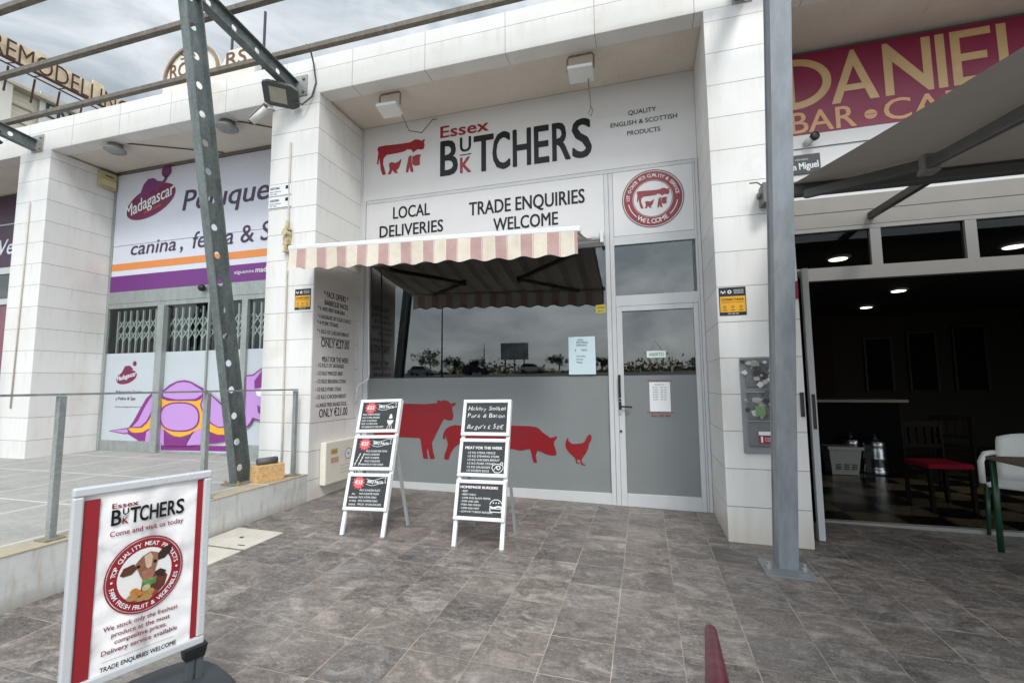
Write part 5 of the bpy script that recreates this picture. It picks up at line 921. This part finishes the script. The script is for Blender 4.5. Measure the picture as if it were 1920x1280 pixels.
# ================================================================== PERGOLA
def ibeam(A,B,depth_dir,depth,width,pitch=None,r=.033,off=.09,m=None):
    """I section with a row of round holes through the web"""
    A,B=Vector(A),Vector(B); ax=(B-A).normalized(); Lh=(B-A).length; dv=Vector(depth_dir); dv=(dv-ax*dv.dot(ax)).normalized(); wv=ax.cross(dv).normalized()
    m=m or MB(); F=Frame(A,ax,dv,wv); tf=.010; h=depth/2
    m.box(0,Lh,h-tf,h,-width/2,width/2,F); m.box(0,Lh,-h,-h+tf,-width/2,width/2,F)
    hw=h-tf; tw=.0035
    if not pitch: m.box(0,Lh,-hw,hw,-tw,tw,F); return m
    s=off-pitch/2; n=20
    if s>0: m.box(0,s,-hw,hw,-tw,tw,F)
    while s+pitch<=Lh:
        c=s+pitch/2; O=[];I=[]
        for k in range(n):
            a=2*math.pi*(k+.5)/n; ca,sa=math.cos(a),math.sin(a); q=min((pitch/2)/abs(ca) if abs(ca)>1e-6 else 1e9,hw/abs(sa) if abs(sa)>1e-6 else 1e9); O.append((c+ca*q,sa*q)); I.append((c+ca*r,sa*r))
        # keep the corners square
        for sg in (1,-1):
            for sh in (1,-1):
                k=min(range(n),key=lambda i:(O[i][0]-(c+sg*pitch/2))**2+(O[i][1]-sh*hw)**2); O[k]=(c+sg*pitch/2,sh*hw)
        V=[F(p,q,tw) for p,q in O]+[F(p,q,tw) for p,q in I]+[F(p,q,-tw) for p,q in O]+[F(p,q,-tw) for p,q in I]
        m.add(V,[(k,(k+1)%n,n+(k+1)%n,n+k) for k in range(n)]+[(2*n+(k+1)%n,2*n+k,3*n+k,3*n+(k+1)%n) for k in range(n)]+[(n+k,n+(k+1)%n,3*n+(k+1)%n,3*n+k) for k in range(n)])
        s+=pitch
    m.box(s,Lh,-hw,hw,-tw,tw,F); return m
pg=thing('pergola','open galvanised pergola of leaning perforated columns, girders and long purlins','pergola',(-.345,-1.4,.314))
for x,yb_,zb in ((-.345,-1.425,.314),(-5.0,-1.425,.314)):
    ibeam((x,yb_,zb),(x,-2.285,5.12),(0,1,0),.175,.095,.265,.034,.16).build('column',GALV,pg)
    m=MB(); m.box(x-.11,x+.11,yb_-.14,yb_+.14,.314,.326); m.build('base_plate',mat('stained_plate','#8b8470',.6),pg); 
    m=MB()
    for sx in (-.08,.08):
        for sy in (-.11,.11): m.lathe([(.016,0),(.016,.014),(.008,.016),(.008,.03)],(x+sx,yb_+sy,.326),6)
    build_each(m,'bolt',mat('rusty_bolt','#a68a5c',.6,var=.3),pg)
for x in (-5.0,-.345,4.58):
    ibeam((x,-.872,4.875),(x,-2.6,5.065),(0,0,1),.165,.095,.30,.032,.30).build('girder',GALV,pg)
    m=MB(); m.box(x-.07,x+.17 if x<4 else x+.1,-.889,-.877,4.77,5.03); m.build('wall_plate',galv_mat('plate_galv','#8a8e8c','#b2b4b1'),pg)
    m=MB()
    for zz in (4.82,4.98): m.lathe([(.02,0),(.02,.015),(.01,.02)],(x+.12 if x<4 else x+.08,-.889,zz),6,(0,-1,0))
    build_each(m,'bolt',mat('rusty_bolt','#a68a5c',.6),pg)
for y,z in ((-1.20,5.05),(-1.82,5.105),(-2.44,5.165)):
    m=MB(); m.box(-9,-.40,y-.03,y+.03,z-.012,z+.045); m.box(-.39,9.5,y-.025,y+.035,z-.004,z+.053); m.build('purlin',PURL,pg,bevel=.003)
# painted post on the right
sp=thing('steel_post','grey painted steel post on a bolted base plate in front of the right pillar','post',(4.57,-1.36,-.06))
zt=5.1; yc=lambda z:-1.42-.16*z+.0
m=MB(); A=(4.57,yc(-.06)+.085,-.06); B=(4.57,yc(zt)+.085,zt); ibeam(A,B,(0,1,0),.17,.128,m=m); m.box(4.57-.058,4.57-.05,0,0,0,0) if 0 else None; m.build('column',GPOST,sp)
m=MB(); F=Frame(A,Vector(B)-Vector(A),(1,0,0)); Lp=(Vector(B)-Vector(A)).length; m.box(0.0,Lp,-.056,-.050,-.074,.074,F); m.build('side_cover',GPOST,sp)
m=MB(); px_,py_=4.555,-1.40; m.hexa([(px_+a,py_+b_,gz(px_+a,py_+b_)-.01) for a,b_ in ((-.16,-.15),(.16,-.15),(.16,.15),(-.16,.15))],[(px_+a,py_+b_,gz(px_+a,py_+b_)+.012) for a,b_ in ((-.16,-.15),(.16,-.15),(.16,.15),(-.16,.15))]); m.build('base_plate',mat('base_galv','#8a8f90',.4,.3,var=.15),sp)
for a,b_ in ((-.115,-.02),(.115,-.02)): MB().lathe([(.022,0),(.022,.018),(.012,.02),(.012,.045)],(px_+a,py_+b_,gz(px_,py_)+.012),8).build('bolt',mat('zinc_bolt','#b8babb',.3,.7),sp)
# street flood light hung from the girder
def street_flood(x,label):
    t=thing('street_flood_light',label,'lamp',(x,-1.0,4.7)); c=Vector((x-.02,-1.08,4.68)); F=Frame(c,(.82,.57,-.05),(.42,-.68,.60)); 
    pts=[(-.19,-.11),(-.13,-.135),(.12,-.13),(.19,-.09),(.19,.09),(.12,.13),(-.13,.135),(-.19,.11)]
    MB().poly(pts,F,.03,.06).build('housing',mat('lamp_grey','#4b4d4e',.4,var=.1),t,bevel=.01); MB().box(-.12,.06,-.085,.085,.03,.034,F).build('lens',mat('lamp_lens','#a7a596',.15,var=.12,vscale=14),t); m=MB(); 
    for i in range(5): m.box(-.1+.05*i,-.09+.05*i,-.1,.1,-.05,-.03,F)
    m.build('fin',mat('lamp_grey','#4b4d4e',.4),t); m=MB(); m.tube([F(.16,0,-.02),(x+.01,-.95,4.74),(x,-.92,4.80)],.02,8); m.build('arm',mat('lamp_grey','#4b4d4e',.4),t,smooth=True); return t
street_flood(-.345,'grey street flood light under the girder at the top of the leaning column')
MB_=MB(); MB_.tube([(-.33,-1.02,4.64),(-.17,-.96,4.60),(-.09,-.90,4.72),(-.05,-.885,4.9),(-.09,-.89,5.15),(-.05,-1.0,5.24),(.02,-1.15,5.17)],.010,8); tag(MB_.build('lamp_cable',CABLE,smooth=True),'black cable looping from the street flood light up to the purlin','cable')
t=thing('small_flood_light','small black flood light hanging below the left girder','lamp',(-5.0,-1.3,4.75)); F=Frame((-4.99,-1.35,4.72),(1,0,0),(0,-.85,.5)); MB().box(-.10,.10,-.07,.07,-.02,.02,F).build('housing',BLACK,t,bevel=.006); m=MB(); m.tube([F(-.10,0,0),(-5.09,-1.33,4.84)],.006,6); m.tube([F(.10,0,0),(-4.89,-1.33,4.84)],.006,6); m.box(-5.10,-4.88,-1.345,-1.315,4.835,4.845); m.build('bracket',BLACK,t); MB().box(-.085,.085,-.055,.055,-.024,-.02,F).build('lens',mat('lens_grey','#9aa0a2',.15),t)

# ================================================================== ROOFTOPS BEHIND
nb=thing('neighbour_building','weathered white boarded upper storey with gabled roof behind the left shops','building',(-14,4,5))
WB=mat('weathered_boards','#e2ddd0',.85,c2='#c4bba6',vscale=3,stretch=(1,.4,5))
m=MB(); m.box(-19,-12.6,2.2,16,5.1,9.35); m.build('wall',WB,nb)
m=MB()
for k in range(9): m.box(-12.6,-12.57,2.2,16,5.4+k*.44,5.43+k*.44)
m.build('board_line',mat('board_shadow','#8f8876',.9),nb)
m=MB(); m.hexa([(-19.3,1.95,9.35),(-12.3,1.95,9.35),(-12.3,16.3,9.35),(-19.3,16.3,9.35)],[(-19.1,1.8,9.55),(-12.5,1.8,9.55),(-12.5,16.1,9.55),(-19.1,16.1,9.55)]); m.build('roof_edge',mat('roof_edge','#b8b2a2',.9,var=.25),nb)
m=MB(); m.box(-12.56,-12.35,2.05,2.3,5.1,9.35); m.build('corner_post',mat('corner_white','#d5d2c8',.7),nb)
m=MB(); 
for y in (.3,.7,1.1): m.box(-13.6,-13.5,y,y+.08,6.0,8.3)
m.box(-13.65,-13.45,.2,1.9,8.3,8.5); m.box(-13.65,-13.45,.2,1.9,7.1,7.2); m.build('balcony_railing',mat('corner_white','#d5d2c8',.7),nb)
XF=Frame((-12,0,0),(0,1,0),(0,0,1),(1,0,0))
t=thing('rooftop_sign','rusty iron letters on a tan board along the roof edge at the upper left','sign',(-12,4,9.7))
m=MB(); m.poly([(1.2,9.80),(4.95,9.80),(4.95,10.32),(4.2,10.34),(4.2,10.5),(3.9,10.5),(3.9,10.36),(3.0,10.36),(2.9,10.44),(2.6,10.46),(2.5,10.38),(1.2,10.34)],XF,-.05,.04); m.build('board',mat('tan_board','#dcc9ab',.85,var=.25,vscale=6),t)
RUST=mat('rusty_iron','#4a2d20',.8,var=.4,vscale=12)
m=MB(); m.text('REMODELLING',1.62,9.82,.50,XF,w=3.25,c=.03); m.build('lettering',RUST,t)
m=MB(); m.bar((-11.96,.6,9.78),(-11.96,5.1,9.78),.06,.05); m.bar((-11.9,.6,9.60),(-11.9,5.1,9.60),.03,.03)
for i in range(8): m.bar((-11.93,.8+.55*i,9.6),(-11.93,1.05+.55*i,9.78),.025,.025); m.bar((-12.1,.9+.55*i,8.95),(-12.0,.9+.55*i,9.6),.035,.035)
m.build('iron_frame',RUST,t)
t=thing('shop_board','pale board with dark letters on the neighbouring white wall','sign',(-12.5,4,8)); F=Frame((-12.5,0,0),(0,1,0),(0,0,1),(1,0,0))
MB().box(2.95,3.85,8.45,9.62,-.03,.01,F).build('board',mat('board_white','#d9d9d4',.7),t); m=MB(); m.text('EN',3.08,8.95,.42,F,w=.62,c=.02,bold=.03); m.build('lettering',mat('slate_ink','#3f4a55',.7),t)
t=thing('arched_sign','weathered arched sign with ornate letters standing on the roof','sign',(-6.3,3,5.3)); AF=Frame((0,3,0),(1,0,0),(0,0,1))
m=MB(); n=20; m.poly([(-7.95,8.5),(-5.05,8.5),(-5.05,9.42),(-5.85,9.42)]+[(-7.0+.88*math.cos(R(180*i/n)),9.0+.80*math.sin(R(180*i/n))) for i in range(n+1)]+[(-7.95,9.0)],AF,0,.06); m.build('board',mat('cream_board','#e2ddd2',.8,var=.15,vscale=4),t)
m=MB(); P=[(-7.0+.86*math.cos(R(180*i/n)),9.0+.78*math.sin(R(180*i/n))) for i in range(n+1)]
for a_,b_ in zip(P[:-1],P[1:]): m.bar(AF(*a_,.03),AF(*b_,.03),.06,.06,(0,1,0))
m.build('rim',mat('rim_brown','#8d7a66',.8),t)
m=MB(); m.text('RO',-7.72,9.05,.36,AF,w=.62,c=.012,bold=.01); m.text('RS',-5.92,9.02,.34,AF,w=.62,c=.012,bold=.01); m.text('SA',-7.4,9.5,.22,AF,w=.5,c=.012); build_each(m,'lettering',mat('brown_letters','#6a4a30',.7),t)
m=MB()
for x in (-7.6,-6.8,-5.9,-5.3): m.box(x-.04,x+.04,2.9,2.98,5.1,8.52)
m.build('support',RUST,t)
for i,(x,z) in enumerate(((-6.02,9.95),(-5.03,10.42))): tag(MB().box(x-.022,x+.022,3.2,3.244,5.1,z).build('roof_pole',mat('pole_dark','#3c3d40',.6)),['thin dark pole on the roof just right of the leaning column','taller thin dark pole on the roof behind the girder'][i],'pole')
t=thing('roof_vent','small grey roof vent showing above the fascia','vent',(-8.6,3,5.1)); m=MB(); m.box(-9.35,-8.72,3,3.05,5.1,8.42); m.bar((-8.95,3.02,8.50),(-8.45,3.02,8.38),.05,.05); m.box(-8.38,-8.30,3,3.05,5.1,8.62); m.build('pipe',mat('pole_dark','#3c3d40',.6),t)

# ================================================================== ACROSS THE CAR PARK (seen in the glass)
def leafy(name,label,x,y,z0,h,cr_,seed,green):
    rnd=random.Random(seed); t=thing(name,label,'tree',(x,y,z0),'trees across the car park')
    MB().tube([(x,y,z0),(x+.1,y,z0+h*.3),(x,y+.1,z0+h*.62)],.16,8,.06).build('trunk',mat('bark','#4a3a2c',.9),t)
    m=MB(); cl=[(x+rnd.gauss(0,cr_*.45),y+rnd.gauss(0,cr_*.45),z0+h*.6+rnd.gauss(0,h*.13),rnd.uniform(.35,.7)*cr_*.6) for _ in range(13)]
    for i in range(900):
        a=rnd.choice(cl); v=Vector((rnd.gauss(0,1),rnd.gauss(0,1),rnd.gauss(0,.8))).normalized()*a[3]*rnd.uniform(.5,1.05); c=Vector(a[:3])+v
        u=Vector((rnd.gauss(0,1),rnd.gauss(0,1),rnd.gauss(0,1))).normalized(); w_=u.orthogonal().normalized(); s=rnd.uniform(.10,.22)*(cr_/2)**.5
        m.add([c-u*s,c+w_*s*.5,c+u*s,c-w_*s*.5],[(0,1,2,3)])
    m.build('crown',mat(green,{'leaf_dark':'#3f4a2c','leaf_grey':'#6b7356'}[green],.7,var=.35,vscale=1.5),t)
for i,a in enumerate(((-33.2,-70,2.9,4.7,2.7,'tall grey green tree across the car park, leftmost in the window reflection','leaf_grey'),(-29,-71,2.9,3.7,2.4,'dark bushy tree second from left across the car park','leaf_dark'),(-26.5,-75,3.1,3.2,2.8,'wide low dark tree left of the billboard across the car park','leaf_dark'),(-46,-72,2.9,4.2,3.4,'far left dark tree beyond the terrace side of the car park','leaf_dark'),(-13.4,-90,3.9,3.6,2.4,'small round dark tree right of the billboard','leaf_dark'),(-4.6,-90,3.9,2.7,2.4,'second small dark tree right of the billboard','leaf_dark'),(14,-88,3.8,2.4,2.6,'farthest right dark tree across the car park','leaf_dark'))): leafy('tree',a[5],a[0],a[1],a[2],a[3],a[4],40+i,a[6])
rnd=random.Random(9); m=MB()
for i in range(9000):
    x=rnd.uniform(-90,50); y=-69-rnd.random()*7; z=2.9+abs(rnd.gauss(0,.9))*(.7+.5*math.sin(x*.21)); u=Vector((rnd.gauss(0,1),rnd.gauss(0,.4),rnd.gauss(0,1))).normalized(); w_=u.orthogonal().normalized(); s=rnd.uniform(.12,.38); c=Vector((x,y,z)); m.add([c-u*s,c+w_*s*.5,c+u*s,c-w_*s*.5],[(0,1,2,3)])
o=m.build('scrub_vegetation',mat('scrub','#a48d5c',.9,c2='#6a6340',vscale=.5)); o['kind']='stuff'
t=thing('billboard','large advertising billboard on posts across the car park','billboard',(-21.7,-85,3.6)); BF=Frame((-21.7,-85,0),(-1,0,0),(0,0,1),(0,1,0))
MB().box(-2.9,2.9,6.2,9.6,-.2,0,BF).build('panel',mat('billboard_face','#c3cad2',.6,c2='#77828e',vscale=.5),t); m=MB()
for x in (-2,0,2): m.box(-21.7+x-.12,-21.7+x+.12,-85.4,-85.2,3.3,6.2)
build_each(m,'post',mat('pole_dark','#3c3d40',.6),t)
for i,(x,y,b_,h) in enumerate(((-19.4,-45,1.7,10.9),(-22.9,-70,3,8.2))): tag(MB().tube([(x,y,b_),(x,y,h)],.11,8,.07).build('lamp_post',mat('pole_dark','#3c3d40',.6),smooth=True),['tall lamp post in the middle of the car park','wooden utility pole left of the billboard across the car park'][i],'post')
def car(x,y,zc,label,col):
    t=thing('parked_car',label,'car',(x,y,zc),'cars in the car park'); F=Frame((x,y,zc),(1,0,0),(0,0,1),(0,-1,0))
    bp=[(-2.1,.35),(2.1,.35),(2.12,.72),(1.95,.88),(1.05,.98),(-1.5,1.0),(-2.0,.92),(-2.12,.7)]; gp=[(-1.75,.98),(1.05,.97),(.45,1.42),(-.9,1.48),(-1.5,1.35)]
    MB().poly(bp,F,.85,1.7).build('body',mat('car_'+col,col,.2),t,bevel=.06); MB().poly([(a*.97,b_) for a,b_ in gp],F,.72,1.44).build('window_band',mat('car_glass','#1c2226',.08),t,bevel=.04); MB().poly([(.35,1.42),(-.95,1.47),(-1.35,1.40),(-1.3,1.44),(-.9,1.53),(.4,1.47)],F,.74,1.48).build('roof',mat('car_'+col,col,.2),t,bevel=.02)
    for a in (-1.3,1.3):
        for c in (.72,-.86): MB().lathe([(.31,0),(.32,.05),(.32,.13),(.30,.18),(.18,.18),(.16,.15)],F(a,.32,c),18,(0,-1,0)).build('wheel',BLACK,t,smooth=True)
car(-13.2,-65,2.92,'white parked car nearest the middle of the window reflection','#cfd0d0'); car(-29.6,-60,2.64,'silver parked car left of the white one','#9fa3a6'); car(-21,-61,2.7,'dark blue parked car between the silver and the white one','#26303c')
